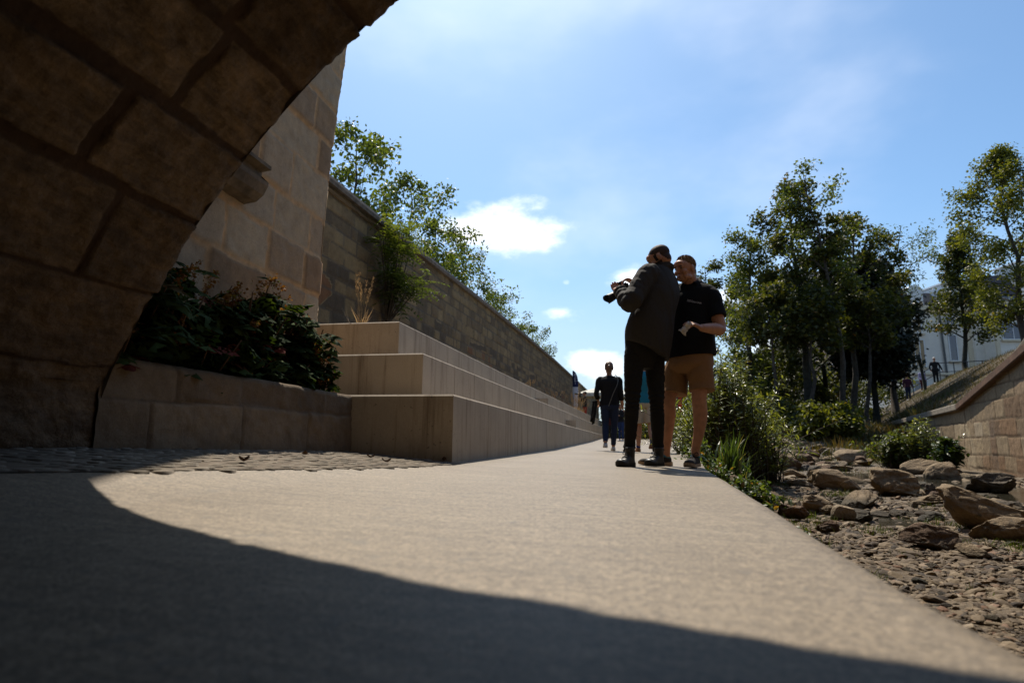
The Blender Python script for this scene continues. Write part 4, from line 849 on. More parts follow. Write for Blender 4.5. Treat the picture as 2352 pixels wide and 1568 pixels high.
rock(1768, 1842, 1158, 1192, 21, RK[1], 'flat brown rubble slab close to the path edge', .7, -.2, name='stone', rough=.24)
rock(1848, 1905, 1196, 1226, 22, RK[1], 'low brown stone half sunk in the gravel below the rounded stone', .8, name='stone', rough=.24)
rock(1880, 1940, 1084, 1106, 23, RK[2], 'dark flat stone between the pale rocks in mid riverbed', .8, name='stone')
rock(2240, 2300, 1150, 1176, 24, RK[2], 'wet dark stone in the water right of the largest boulder', .8, name='stone')
rock(2060, 2108, 1150, 1170, 25, RK[0], 'small tan stone in the shallow water left of the largest boulder', .8, name='stone')
# loose stones spread over the bed and piled as rubble under the bank
rs = np.random.RandomState(88); STN = []
for k in range(4):
    for m_ in range(3): 
        P = rock_shape(I5V, 700+k*3+m_, 13, .16); P = P/np.abs(P).max(0); o_ = np_mesh('stone', P*np.array([.5, .42, .30]), I5F, RK[k], smooth=True); STN.append(o_.data); bpy.data.objects.remove(o_)
def loose(n, fpos, sizes, label, group, flat=(.6, 1.1)):
    for i in range(n):
        r_, d_ = fpos(); s = rs.uniform(*sizes)*(.6+.8*rs.rand()**2); z = float(zright(np.array([r_]), np.array([d_]))[0]); o = bpy.data.objects.new('stone', STN[rs.choice(12, p=[.13]*3+[.08]*3+[.06]*3+[1/3-.27]*3)]); COL.objects.link(o)
        o.location = cw(r_, d_, z + s*.03); o.scale = (s, s, s*rs.uniform(*flat)); o.rotation_euler = (rs.uniform(-.25, .25), rs.uniform(-.25, .25), rs.uniform(0, 6.28)); tag(o, label, 'rock', group)
def pick(px0, px1, y0, y1, z=-.40, pw=1.0):
    def f():
        while True:
            p = onz(rs.uniform(px0, px1), y0 + (y1-y0)*rs.rand()**pw, z); r_, d_ = rd(p[0], p[1])
            if p[0] > np.interp(p[1], RE_Y, RE_X)+.08 and wq(r_, d_) < -.3: return r_, d_
    return f
loose(140, pick(1680, 2352, 1052, 1180, pw=1.5), (.14, .42), 'loose fist to head sized stone lying on the riverbed', 'loose stones on the riverbed')
loose(45, pick(1800, 2352, 1160, 1420), (.035, .085), 'loose fist to head sized stone lying on the riverbed', 'loose stones on the riverbed')
def mound():
    px = rs.uniform(1690, 1960); d = rs.uniform(14.0, 20.5); return (px-1176)/F_PX*d, d
loose(80, mound, (.34, .80), 'brown rubble block in the heap below the bank bushes', 'rubble heap below the bank')
def gravel():
    rs = np.random.RandomState(19); n = 30000; d = np.exp(rs.uniform(math.log(1.25), math.log(12), n)); px = rs.uniform(1560, 2420, n); r_ = (px-1176)/F_PX*d
    x = r_*math.cos(YAW)-d*math.sin(YAW); y = r_*math.sin(YAW)+d*math.cos(YAW); k = (x > np.interp(y, RE_Y, RE_X)+.03) & (wq(r_, d) < -.12); x, y, d, r_ = x[k], y[k], d[k], r_[k]; n = len(x)
    z = zright(r_, d) + .01*0; s = rs.uniform(.5, 1.2, n)*np.clip(.006+.0042*d, .009, .06)*(.55+1.7*rs.rand(n)**4)
    T = [rock_shape(ICO1, 900+q, 8, .16) for q in range(8)]; T = np.array([t/np.abs(t).max(0) for t in T]); ti = rs.randint(0, 8, n)
    a = rs.uniform(0, 6.28, n); c_, s_ = np.cos(a), np.sin(a); Z0 = np.zeros(n); tx, ty = rs.uniform(-.35, .35, (2, n))
    B = T[ti]*np.stack([s*rs.uniform(.8, 1.3, n), s*rs.uniform(.55, .9, n), s*rs.uniform(.28, .6, n)], 1)[:, None, :]
    X = B[..., 0]*c_[:, None]-B[..., 1]*s_[:, None]; Y = B[..., 0]*s_[:, None]+B[..., 1]*c_[:, None]; Z = B[..., 2] + tx[:, None]*B[..., 0] + ty[:, None]*B[..., 1]
    V = np.stack([X + x[:, None], Y + y[:, None], Z + z[:, None] - s[:, None]*.02], -1).reshape(-1, 3); k = len(ICO1); F = (IF1[None] + (np.arange(n)*k)[:, None, None]).reshape(-1, 3)
    m, nt, b, out = new_mat('pebble'); v = objvec(nt); c = ramp(nt, attr(nt, 'rnd'), [(0, (.030,.020,.011)), (.3, (.08,.055,.032)), (.6, (.145,.103,.060)), (.85, (.21,.157,.096)), (.93, (.13,.060,.029)), (1, (.27,.215,.145))])
    c = mixc(nt, .5, c, ramp(nt, noise_node(nt, 60, 4, .7, v), [(.3, (.55,.55,.55)), (.7, (1.3,1.3,1.3))]), 'MULTIPLY'); nt.links.new(c, b.inputs['Base Color']); b.inputs['Roughness'].default_value = .8; bump(nt, b, noise_node(nt, 120, 4, .7, v), .4, .004)
    o = np_mesh('gravel', V, F, m, attrs={'rnd': np.repeat(rs.rand(n), k)}); tag(o, kind='stuff')
_bm = bmesh.new(); bmesh.ops.create_icosphere(_bm, subdivisions=2, radius=1); _bm.verts.index_update(); ICO1 = np.array([v.co[:] for v in _bm.verts]); IF1 = np.array([[v.index for v in f.verts] for f in _bm.faces]); _bm.free()
gravel()
# grass: tufts between the stones, green fringe under the clump, dry grass on the bank
def grass_stuff():
    rs = np.random.RandomState(23); B, D, S, A = [], [], [], []
    def tuft(px, y, w_, n, h, tone, z=-.40, dd=None):
        p = onz(px, y, z) if dd is None else at(px, y, dd); r0, d0 = rd(p[0], p[1])
        rr = r0 + rs.randn(n)*w_; d_ = d0 + rs.randn(n)*w_; zz = zright(rr, d_)
        for i in range(n): B.append(cw(rr[i], d_[i], zz[i]-.01)); D.append(np.array([rs.randn()*.45, rs.randn()*.45, 1.0])); S.append(h*rs.uniform(.5, 1.2)); A.append(np.clip(tone + rs.randn()*.12, 0, 1))
    for px, y, w_, n, h in ((1935, 1130, .12, 260, .10), (1855, 1185, .06, 160, .08), (1800, 1150, .09, 200, .08), (1760, 1160, .07, 140, .07), (1885, 1100, .10, 120, .09), (1700, 1130, .1, 200, .08), (1740, 1140, .09, 160, .07), (2000, 1210, .05, 60, .07), (1780, 1110, .1, 160, .09), (2080, 1268, .04, 40, .05), (2225, 1215, .05, 50, .09), (2130, 1160, .05, 30, .08), (2010, 1310, .03, 30, .06), (2250, 1350, .03, 30, .05), (1690, 1100, .1, 160, .10), (2240, 1070, .25, 160, .14), (1725, 1105, .1, 160, .09)): tuft(px, y, w_, n, h, .62)
    for k in range(70): tuft(rs.uniform(1660, 2340), rs.uniform(1085, 1260), .06, rs.randint(15, 70), rs.uniform(.04, .09), .62)
    for k in range(46): tuft(rs.uniform(1900, 2230), rs.uniform(1038, 1074), .22, 60, .16, rs.uniform(.45, .7))
    for k in range(60): tuft(rs.uniform(1690, 2050), 1000, .35, 45, rs.uniform(.07, .16), rs.uniform(.2, .6), dd=rs.uniform(14, 21))
    for k in range(60): tuft(rs.uniform(1700, 1960), 990, .5, 70, rs.uniform(.2, .38), rs.uniform(.0, .2), dd=rs.uniform(21.5, 27))
    for k in range(420):
        px, dd = rs.uniform(1930, 2380), rs.uniform(15.5, 38); r0 = (px-1176)/F_PX*dd
        if wq(r0, dd) > .6 or dd > 27: tuft(px, 930, .5, 60, rs.uniform(.07, .18), rs.uniform(.0, .34), dd=dd)
    for k in range(110): tuft(rs.uniform(1920, 2110), 990, .4, 60, rs.uniform(.2, .5), rs.uniform(.0, .45), dd=rs.uniform(17, 27))
    B = np.array(B); n = len(B); T = (np.array([(-.035, 0, 0), (-.03, .5, .05), (0, 1, .25), (.03, .5, .05), (.035, 0, 0)]), np.array([(0, 4, 3, 1), (1, 3, 2, 2)]))
    V, F = scatter(T[0], np.array([(0, 4, 3, 1)]), B, frames(np.array(D), rs.randn(n, 3), rs, .3), np.array(S)*1.0); F2 = (np.array([[1, 3, 2]])[None] + (np.arange(n)*5)[:, None, None]).reshape(-1, 3)
    o = np_mesh('grass', V, [F, F2], leaf_mat('grass blade', (.13,.083,.034), (.055,.062,.017), (.075,.12,.024), .35, .55), attrs={'rnd': np.repeat(np.array(A), 5)}); tag(o, kind='stuff')
grass_stuff()

# little stones lying loose on the cobbles
for k, (x, y) in enumerate(((250, 1275), (480, 1276), (715, 1305), (785, 1330), (880, 1272), (985, 1312), (1150, 1366), (1222, 1306), (1505, 1278), (520, 1352), (300, 1330), (1890, 1300))):
    p_ = onz((x*.7015)/1.7415, (900+y*.7015)/1.7415, .12 if y < 1290 else .095); o = bpy.data.objects.new('stone', STN[(3+k) % 9]); COL.objects.link(o); z_ = float(cob_z(p_[0], p_[1])); s_ = .028+.012*(k % 3); o.location = (p_[0], p_[1], z_+s_*.12); o.scale = (s_, s_*.8, s_); o.rotation_euler = (0, 0, k*1.3); tag(o, 'little dark stone lying loose on the cobbles by the planter wall', 'rock', 'loose little stones on the cobbles')
# ------------------------------------------------------------------ people
RT = np.array([math.cos(YAW), math.sin(YAW), 0]); FW = np.array([-math.sin(YAW), math.cos(YAW), 0]); UPV = np.array([0, 0, 1.0])
def vec(r_, f_, z_=0): return RT*r_ + FW*f_ + UPV*z_
def spline(P, n):
    P = np.array(P, float); k = len(P); t = np.linspace(0, k-1, n); i = np.clip(t.astype(int), 0, k-2); f = (t-i)[:, None]
    g = lambda j: P[np.clip(j, 0, k-1)]
    p0, p1, p2, p3 = g(i-1), g(i), g(i+1), g(i+2)
    return .5*((2*p1) + (-p0+p2)*f + (2*p0-5*p1+4*p2-p3)*f**2 + (-p0+3*p1-3*p2+p3)*f**3)
def limb(mb, P, rad, n=24, seg=14, folds=None):
    Q = spline(np.c_[np.array(P, float), np.array(rad)[:, None]], n); r_ = Q[:, 3].copy()
    if folds is not None:                                                     # (start, end, count, depth): cloth rings gathered along the limb
        t = np.linspace(0, 1, n)
        for a, b, c, dep in folds: r_ += dep*np.sin((t-a)/(b-a)*c*2*math.pi)*((t > a) & (t < b))
    V, F, _ = tube_geo(Q[:, :3], r_, seg)
    if folds is not None:
        for i in range(n): V[i*seg:(i+1)*seg] += (V[i*seg:(i+1)*seg]-Q[i, :3])*(.10*(vnoise(np.arange(seg)*.9, np.full(seg, i*.8), 90)[:, None]-.5))
    b0 = mb.n; mb.add(V, F)
    c0 = mb.n; mb.v.append(np.array([Q[0, :3], Q[-1, :3]])); mb.n += 2; i = np.arange(seg); j = (i+1) % seg
    mb.f3.append(np.stack([np.full(seg, c0), b0+i, b0+j], 1)); mb.f3.append(np.stack([np.full(seg, c0+1), b0+(n-1)*seg+j, b0+(n-1)*seg+i], 1))
def rings(mb, RG, side, front, n=28, m=30, p=2.3):
    """closed loft of superellipse rings: (centre, a along side, b along front, tilt) ; tilt = slope of the ring along the camera's right"""
    RG = [(*g, 0.0) if len(g) == 3 else g for g in RG]
    Q = spline(np.array([[*c, a, b, t] for c, a, b, t in RG]), m); an = np.arange(n)*2*math.pi/n
    ca = np.sign(np.cos(an))*np.abs(np.cos(an))**(2/p); sa = np.sign(np.sin(an))*np.abs(np.sin(an))**(2/p)
    V = []
    for q in Q:
        o = q[3]*ca[:, None]*side + q[4]*sa[:, None]*front; o = o + (q[5]*(o @ RT))[:, None]*UPV; V.append(q[:3] + o)
    V = np.concatenate(V); b0 = mb.n; i = np.arange(m-1)[:, None]*n; j = np.arange(n)[None, :]; j2 = (j+1) % n
    F = np.stack([i+j, i+j2, i+n+j2, i+n+j], -1).reshape(-1, 4)
    up = (Q[-1, 2] > Q[0, 2]) == (np.dot(np.cross(side, front), UPV) > 0)
    if not up: F = F[:, ::-1]
    mb.add(V, F); c0 = mb.n; mb.v.append(np.array([Q[0, :3], Q[-1, :3]])); mb.n += 2; i = np.arange(n); j = (i+1) % n
    a1 = np.stack([np.full(n, c0), b0+j, b0+i], 1); a2 = np.stack([np.full(n, c0+1), b0+(m-1)*n+i, b0+(m-1)*n+j], 1)
    mb.f3.append(a1 if up else a1[:, ::-1]); mb.f3.append(a2 if up else a2[:, ::-1])
_bm = bmesh.new(); bmesh.ops.create_icosphere(_bm, subdivisions=3, radius=1); _bm.verts.index_update()
ICO_V = np.array([v.co[:] for v in _bm.verts]); ICO_F = np.array([[v.index for v in f.verts] for f in _bm.faces]); _bm.free()
def ball(mb, c, rad, fr=None):
    V = ICO_V*np.array(rad); 
    if fr is not None: V = V @ np.array(fr)
    mb.add(V + np.array(c), ICO_F)
def remesh(name, mb, voxel, mat, parent=None, smooth=3, wr=0.0, wscale=14, wst=1.0, seed=0):
    o = mb.build('tmp', mat); m = o.modifiers.new('r', 'REMESH'); m.mode = 'VOXEL'; m.voxel_size = voxel; m.use_smooth_shade = True
    if smooth: s = o.modifiers.new('s', 'SMOOTH'); s.factor = .5; s.iterations = smooth
    dg = bpy.context.evaluated_depsgraph_get(); me = bpy.data.meshes.new_from_object(o.evaluated_get(dg)); bpy.data.objects.remove(o)
    me.name = name; me.materials.clear(); me.materials.append(mat)
    if wr:                                                                    # soft cloth creases
        n = len(me.vertices); co = np.empty(n*3, np.float32); me.vertices.foreach_get('co', co); co = co.reshape(-1, 3); no = np.empty(n*3, np.float32); me.vertices.foreach_get('normal', no); no = no.reshape(-1, 3)
        a = fbm(co[:, 0]*wscale + co[:, 1]*wscale*.8 + 5*co[:, 2]*wst, co[:, 2]*wscale*wst + co[:, 1]*4, 200+seed, 3); a = np.abs(a)*2-.35
        co += no*(a*wr)[:, None]; me.vertices.foreach_set('co', co.ravel()); me.update()
    me.polygons.foreach_set('use_smooth', np.ones(len(me.polygons), bool))
    r_ = bpy.data.objects.new(name, me); COL.objects.link(r_)
    if parent is not None: r_.parent = parent
    return r_
def hframe(front, up=UPV):
    f = unit(front); s = unit(np.cross(f, up)); u = np.cross(s, f); return np.array([s, f, u])     # side = the person's right
def head_shapes(mb, c, fr, k=1.0):
    g = lambda s, f, u: np.array(c) + k*(np.array([s, f, u]) @ fr)
    B = lambda s, f, u, rad: ball(mb, g(s, f, u), np.array(rad)*k, fr)
    B(0, -.018, .038, (.077, .098, .082)); B(0, .018, .02, (.070, .078, .082)); B(0, .022, -.045, (.060, .068, .070)); B(0, .052, -.088, (.036, .036, .026)); B(0, -.035, -.02, (.064, .066, .070))
    for s in (-1, 1): B(s*.040, .062, -.028, (.026, .026, .026)); B(s*.078, -.008, -.008, (.009, .020, .033)); B(s*.046, .03, -.075, (.022, .045, .024)); B(s*.028, .084, .022, (.024, .012, .009))
    B(0, .100, -.008, (.010, .012, .028)); B(0, .110, -.030, (.014, .016, .012)); B(0, .088, -.062, (.026, .012, .008)); B(0, .084, -.075, (.022, .012, .008)); B(0, .075, .045, (.052, .028, .032))
    return g
def hand_shapes(mb, w_, d, nrm, side, curl=.6, k=1.0, spread=.10):
    """wrist, direction of the palm, palm's outward normal, side (+1: thumb on the d x n side)"""
    d = unit(d); n_ = unit(np.array(nrm) - d*np.dot(nrm, d)); x = np.cross(d, n_)*side
    fr = np.array([x, d, n_]); ball(mb, w_ + d*.045*k, np.array([.040, .052, .017])*k, fr); ball(mb, w_ + d*.01*k, np.array([.029, .035, .02])*k, fr)
    for i, (ox, ln, r_) in enumerate(((.030, .072, .0092), (.010, .080, .0095), (-.010, .074, .009), (-.029, .058, .008))):
        p = w_ + (x*ox + d*.085)*k; a = curl*(.55+.1*i); dd = unit(d + x*ox*spread*20); P = [w_ + (x*ox*.8 + d*.06)*k, p]
        for s_ in (.45, .32, .25):
            dd = math.cos(a)*dd + math.sin(a)*n_; dd = unit(dd); p = p + dd*ln*s_*k; P.append(p); a = curl*(.75+.08*i)
        limb(mb, P, np.array([r_*1.05, r_*1.05, r_, r_*.92, r_*.78])*k, 12, 8)
    p = w_ + (x*.030 + d*.025)*k; dd = unit(x*.8 + d*.7 + n_*.35); P = [w_ + (x*.012 + d*.015)*k, p]
    for s_ in (.034, .030, .024): p = p + dd*s_*k; P.append(p); dd = unit(dd*.85 + d*.25 + n_*(.3+.4*curl) - x*.2)
    limb(mb, P, np.array([.014, .013, .0115, .0105, .008])*k, 12, 8)
def shoe(name, heel, toe, zg, wd, hgt, mats, parent, collar=None, boot=0.0, lace=True, sole_h=.028, lift=0.0):
    """heel and toe are plan points; sole > shoe upper; boot adds a shaft"""
    heel = np.array([heel[0], heel[1], zg+lift]); toe = np.array([toe[0], toe[1], zg]); L_ = np.linalg.norm(toe-heel); d = (toe-heel)/L_; s = unit(np.cross(d, UPV)); u = np.cross(s, d)
    T = np.linspace(0, 1, 17); wv = wd*np.interp(T, [0, .04, .12, .3, .5, .7, .85, .95, 1], [.25, .52, .72, .78, .80, 1.0, .92, .62, .2])
    mb = MB(); out = np.concatenate([np.array([heel + d*L_*t + s*w_ for t, w_ in zip(T, wv)]), np.array([heel + d*L_*t - s*w_ for t, w_ in zip(T, wv)])[::-1]])
    n = len(out); tilt = np.concatenate([np.interp(T, [0, .75, 1], [0, 0, .018])]*2); tilt[n//2:] = tilt[n//2:][::-1]
    lo = out + u*tilt[:, None]; hi = lo + u*np.concatenate([np.interp(T, [0, .3, 1], [sole_h*1.25, sole_h, sole_h*.85]), np.interp(T, [0, .3, 1], [sole_h*1.25, sole_h, sole_h*.85])[::-1]])[:, None]
    b = mb.n; mb.v.append(np.r_[lo, hi]); mb.n += 2*n; i = np.arange(n); j = (i+1) % n; mb.f4.append(np.stack([b+i, b+n+i, b+n+j, b+j], 1))
    for k in range(n//2-1): mb.f4.append(np.array([[b+k, b+k+1, b+n-2-k, b+n-1-k], [b+n+k, b+2*n-1-k, b+2*n-2-k, b+n+k+1]]))
    um = MB(); hv = np.interp(T, [0, .06, .2, .38, .55, .75, .9, 1], [.55, .95, 1.0, .98, .72, .52, .42, .15])*hgt
    RG = []; n2 = 14; an = np.linspace(0, math.pi, n2); V = []
    for t, w_, h in zip(T, wv, hv):
        c = heel + d*L_*(.02+.96*t) + u*(sole_h*.6 + np.interp(t, [0, .75, 1], [0, 0, .018])); V.append(c + (np.cos(an)*w_*.95)[:, None]*s + (np.sin(an)**.8*h)[:, None]*u)
    V = np.concatenate(V); i = np.arange(16)[:, None]*n2; j = np.arange(n2)[None, :]; j2 = (j+1) % n2; um.add(V, np.stack([i+j, i+j2, i+n2+j2, i+n2+j], -1).reshape(-1, 4))
    for e, o_ in ((0, 1), (16, -1)): um.f3.append(np.array([[e*n2, e*n2+k+1, e*n2+k] for k in range(1, n2-1)])[:, ::o_])
    if boot: c = heel + d*L_*.22; limb(um, [c + u*.04, c + u*(hgt+.02), c + u*(hgt+boot)], [wd*.62, wd*.70, wd*.72], 10, 14)
    up = remesh(name, um, .006, mats[0], parent, 2); so = mb.build('sole', mats[1], up)
    if collar is not None: c = heel + d*L_*.22 + u*(hgt*.93); cm = MB(); a = np.linspace(0, 2*math.pi, 13); cm.tube(np.array([c + d*.045*math.cos(x) + s*wd*.66*math.sin(x) + u*.010*math.cos(x) for x in a]), .009, 6, False); cm.build('collar', collar, up, True)
    if lace:
        lm = MB()
        for t in (.44, .50, .56, .62): c = heel + d*L_*t + u*(sole_h*.6 + np.interp(t, T, hv) + .002); lm.tube(np.array([c - s*wd*.42 - u*.012, c + u*.004 + d*.006, c + s*wd*.42 - u*.012]), .004, 5)
        c = heel + d*L_*.43 + u*(sole_h*.6 + np.interp(.43, T, hv) + .006)
        for sg in (-1, 1): lm.tube(spline(np.array([c, c + s*sg*.03 + u*.02, c + s*sg*.045 + u*.0, c + d*.02]), 10), .003, 5)
        lm.build('lace', mats[2], up, True)
    return up
def cloth(name, col, var=.18, rough=.85, sc_=140, b=.25):
    return plain(name, col, rough, .2, var=var, scale=sc_, bmp=b, bscale=sc_*3, bdist=.002)
def skin_mat(name, col):
    m, nt, b, out = new_mat(name); v = objvec(nt); n = noise_node(nt, 22, 4, .6, v)
    nt.links.new(ramp(nt, n, [(.3, tuple(c*.82 for c in col)), (.7, tuple(min(1, c*1.12) for c in col))]), b.inputs['Base Color']); b.inputs['Roughness'].default_value = .48
    b.inputs['Subsurface Weight'].default_value = .12; b.inputs['Subsurface Radius'].default_value = (.012, .005, .003); b.inputs['Subsurface Scale'].default_value = 1.0
    bump(nt, b, noise_node(nt, 160, 3, .6, v), .12, .002); return m
SKIN = skin_mat('skin', (.46,.235,.145)); HAIR_D = plain('dark hair', (.018,.012,.009), .6, .3, var=.4, scale=160, bmp=.5, bscale=420, bdist=.003); HAIR_B = plain('fair hair', (.19,.11,.05), .7, .1, var=.4, scale=130, bmp=.6, bscale=420, bdist=.003)
EYE = plain('eye', (.03,.022,.018), .2, .5, var=.1); LIP = plain('lip', (.30,.105,.075), .5)
def face_bits(g, fr, par, k=1.0):
    for s in (-1, 1):
        mb = MB(); ball(mb, g(s*.030, .087, .004), (.012, .007, .0055), fr); mb.build('eye', EYE, par, True)
        mb = MB(); ball(mb, g(s*.031, .096, .021), (.021, .006, .0042), fr); mb.build('eyebrow', HAIR_D, par, True)
    mb = MB(); ball(mb, g(0, .0965, -.0685), (.021, .005, .0035), fr); mb.build('mouth', LIP, par, True)
def hair_cap(par, c, fr, mat, thick=.006, front=.052, low=-.03, seed=1, tuft=0.0, k=1.0, name='hair', side_low=None):
    """shell over the cranium with a hairline: full at the back, stopping above the forehead"""
    V = ICO_V.copy(); r_ = np.array([.077, .098, .082]) + thick; P = V*r_ + np.array([0, -.018, .038]); P2 = V*(np.array([.072, .080, .084])+thick) + np.array([0, .018, .02])
    d2 = np.linalg.norm(P2, axis=1); d1 = np.linalg.norm(P, axis=1); Q = np.where((d2 > d1)[:, None]*(V[:, 1:2] > .1), P2, P)
    Q = Q + V*(tuft*(vnoise(V[:, 0]*9+seed*3, V[:, 1]*9+V[:, 2]*7, 300+seed)**2))[:, None]*sstep(Q[:, 2], .03, .10)[:, None]
    line = np.where(Q[:, 1] > -.005, front + .0 - .55*np.clip(.02-Q[:, 1], 0, .02), np.interp(Q[:, 1], [-.13, -.04, -.005], [low-.03, low, (front+low)/2]))
    keep = Q[:, 2] > line; F = ICO_F[keep[ICO_F].all(1)]; 
    return np_mesh(name, np.array(c) + k*(Q @ fr), F, mat, par, True)
# ---- man in the dark grey overshirt, seen from behind, looking down at his camera
def man_grey():
    D = 5.07; J = lambda x, y, df=0.0: at(1292+.21968*x, 516.8+.21968*y, D+df); K = lambda x, y, df=0.0: at(1292+.21968*x, 775.2+.21968*y, D+df)
    fr2 = vec(-.8, .6); sd = vec(-.6, -.8); ppu = .21968/F_PX*D                 # metres per crop unit
    RG = []
    for y, xl, xr, t in ((1318, 648, 1122, -.40), (1180, 648, 1150, -.22), (1050, 668, 1178, -.1), (950, 695, 1188, 0), (850, 735, 1213, 0), (740, 775, 1238, 0), (640, 812, 1228, .0), (560, 840, 1200, .0), (490, 872, 1163, 0), (445, 925, 1135, 0), (415, 985, 1110, 0)):
        hw = (xr-xl)/2*ppu; a = hw/.832; RG.append((J((xl+xr)/2, y), a, a*.72, t))
    zb = zpath(0.1) + .004
    body = MB(); HC = J(1012, 352, -.02); hf = hframe(vec(-.90, .38, -.50))
    g = head_shapes(body, HC, hf, .985)
    limb(body, [J(1040, 470), J(1020, 400), HC + np.array([0, -.02, -.05]) @ hf], [.06, .058, .055])
    rings(body, [(c, a*.80, b*.80) for c, a, b, t in RG[1:]], sd, fr2)
    # arms
    SL, EL, WL = J(895, 520, -.13), J(700, 815, -.24), J(583, 668, -.03); SR, ER, WR = J(1085, 560, .15), J(830, 820, .34), J(760, 606, .22)
    limb(body, [SL, (SL+EL)/2, EL, (EL+WL)/2, WL], [.055, .05, .045, .04, .028]); limb(body, [SR, (SR+ER)/2, ER, (ER+WR)/2, WR], [.055, .05, .045, .04, .028])
    hand_shapes(body, WL, J(548, 668, .10)-WL, vec(-.25, .1, .95), 1, 1.0, 1.02); hand_shapes(body, WR, J(690, 575, .2)-WR, vec(-.45, -.1, -.9), 1, .95, 1.0)
    HL, KL, AL = K(750, 150, -.05), K(730, 655, -.10), K(697, 1195, -.06); HR, KR, AR_ = K(955, 150, .06), K(985, 680, .02), K(1000, 1180, .05)
    for h, k_, a_ in ((HL, KL, AL), (HR, KR, AR_)): limb(body, [h, (h+k_)/2, k_, lerp(k_, a_, .35), a_, a_ - UPV*.05], [.08, .07, .052, .05, .036, .035])
    p = remesh('person', body, .0055, SKIN, None, 2); tag(p, 'man with a shaved head and beard in dark grey overshirt looking at his camera', 'person', 'two men standing on the path')
    p.data.materials.append(HAIR_D); p.data.materials.append(plain('stubble', (.050,.030,.021), .7, .3, var=.4, scale=260, bmp=.3, bscale=600, bdist=.001))
    nv = len(p.data.polygons); ce = np.empty(nv*3, np.float32); p.data.polygons.foreach_get('center', ce); q = (ce.reshape(-1, 3)-HC) @ hf.T/.985      # shaved scalp and beard
    hd = (np.abs(q).max(1) < .16) & (q[:, 2] > -.13); ear = (np.abs(q[:, 0]) > .074) & (np.abs(q[:, 2]+.008) < .036)
    brd = hd & ~ear & (q[:, 1] > -.012) & (q[:, 2] < -.034 - .25*np.maximum(q[:, 1]-.06, 0)) | hd & ~ear & (np.abs(q[:, 0]) > .058) & (q[:, 1] > -.005) & (q[:, 1] < .035) & (q[:, 2] < .03)
    brd &= ~((np.abs(q[:, 0]) < .02) & (q[:, 1] > .085) & (q[:, 2] > -.085)); stb = hd & ~ear & ~brd & (q[:, 2] > np.interp(q[:, 1], [-.2, -.06, -.03, .02, .07], [-.09, -.06, .0, .035, .075]))
    p.data.polygons.foreach_set('material_index', np.where(brd, 1, np.where(stb, 2, 0)).astype(np.int32)); p.data.update(); face_bits(g, hf, p)
    jk = MB(); rings(jk, RG, sd, fr2)
    limb(jk, [SL + vec(.05, .03, .0), SL, lerp(SL, EL, .55), EL, lerp(EL, WL, .5), lerp(EL, WL, .92)], [.085, .095, .088, .080, .066, .050], 40, 16, [(.50, 1.0, 5, .0065)])
    limb(jk, [SR + vec(-.05, -.05, 0), SR, lerp(SR, ER, .55), ER, lerp(ER, WR, .5), lerp(ER, WR, .92)], [.07, .075, .082, .078, .064, .05], 40, 16, [(.55, 1.0, 4, .005)])
    rings(jk, [(J(1045, 455, 0), .094, .092, -.1), (J(1055, 425, .0), .085, .088, -.28), (J(1060, 398, .0), .080, .086, -.38)], sd, fr2, m=10)
    rings(jk, [(J(1078, 470, .0), .078, .06, -.2), (J(1072, 438, .0), .070, .06, -.35), (J(1068, 412, .0), .062, .062, -.4)], sd, fr2, m=8)
    remesh('overshirt', jk, .006, cloth('grey wool', (.042,.038,.034)), p, 2, .013, 7, .5, 1)
    tr = MB(); rings(tr, [(K(815, 330), .13, .095), (K(825, 180), .155, .125), (K(825, 40), .16, .13), (K(825, -80), .155, .12)], sd, fr2)
    for (h, k_, a_, w0) in ((HL, KL, AL, .084), (HR, KR, AR_, .086)):
        limb(tr, [lerp(h, K(825, 40), .55) + UPV*.10, h, lerp(h, k_, .5), k_, lerp(k_, a_, .33), lerp(k_, a_, .75), a_ - UPV*.01], [.07, w0, .080, .0625, .060, .050, .049], 100, 20, [(.42, .60, 5, .0048), (.90, 1.0, 2, .006)])
    remesh('jeans', tr, .0058, cloth('black denim', (.015,.014,.013)), p, 2, .009, 7, 1.2, 2)
    bm_ = [plain('boot leather', (.012,.011,.010), .45, .5, var=.3, scale=60), plain('boot sole', (.010,.010,.010), .7), plain('black lace', (.012,.012,.012), .8)]
    for (hx, tx, yb, dfh, dft) in ((748, 575, 1352, -.10, -.20), (1050, 874, 1352, .03, -.07)):
        a = K(hx, yb, dfh); b = K(tx, yb, dft); shoe('boot', a, b, zb, .056, .085, bm_, p, None, .07, True, .03)
    return p, dict(J=J, WL=WL)
man1, m1 = man_grey()
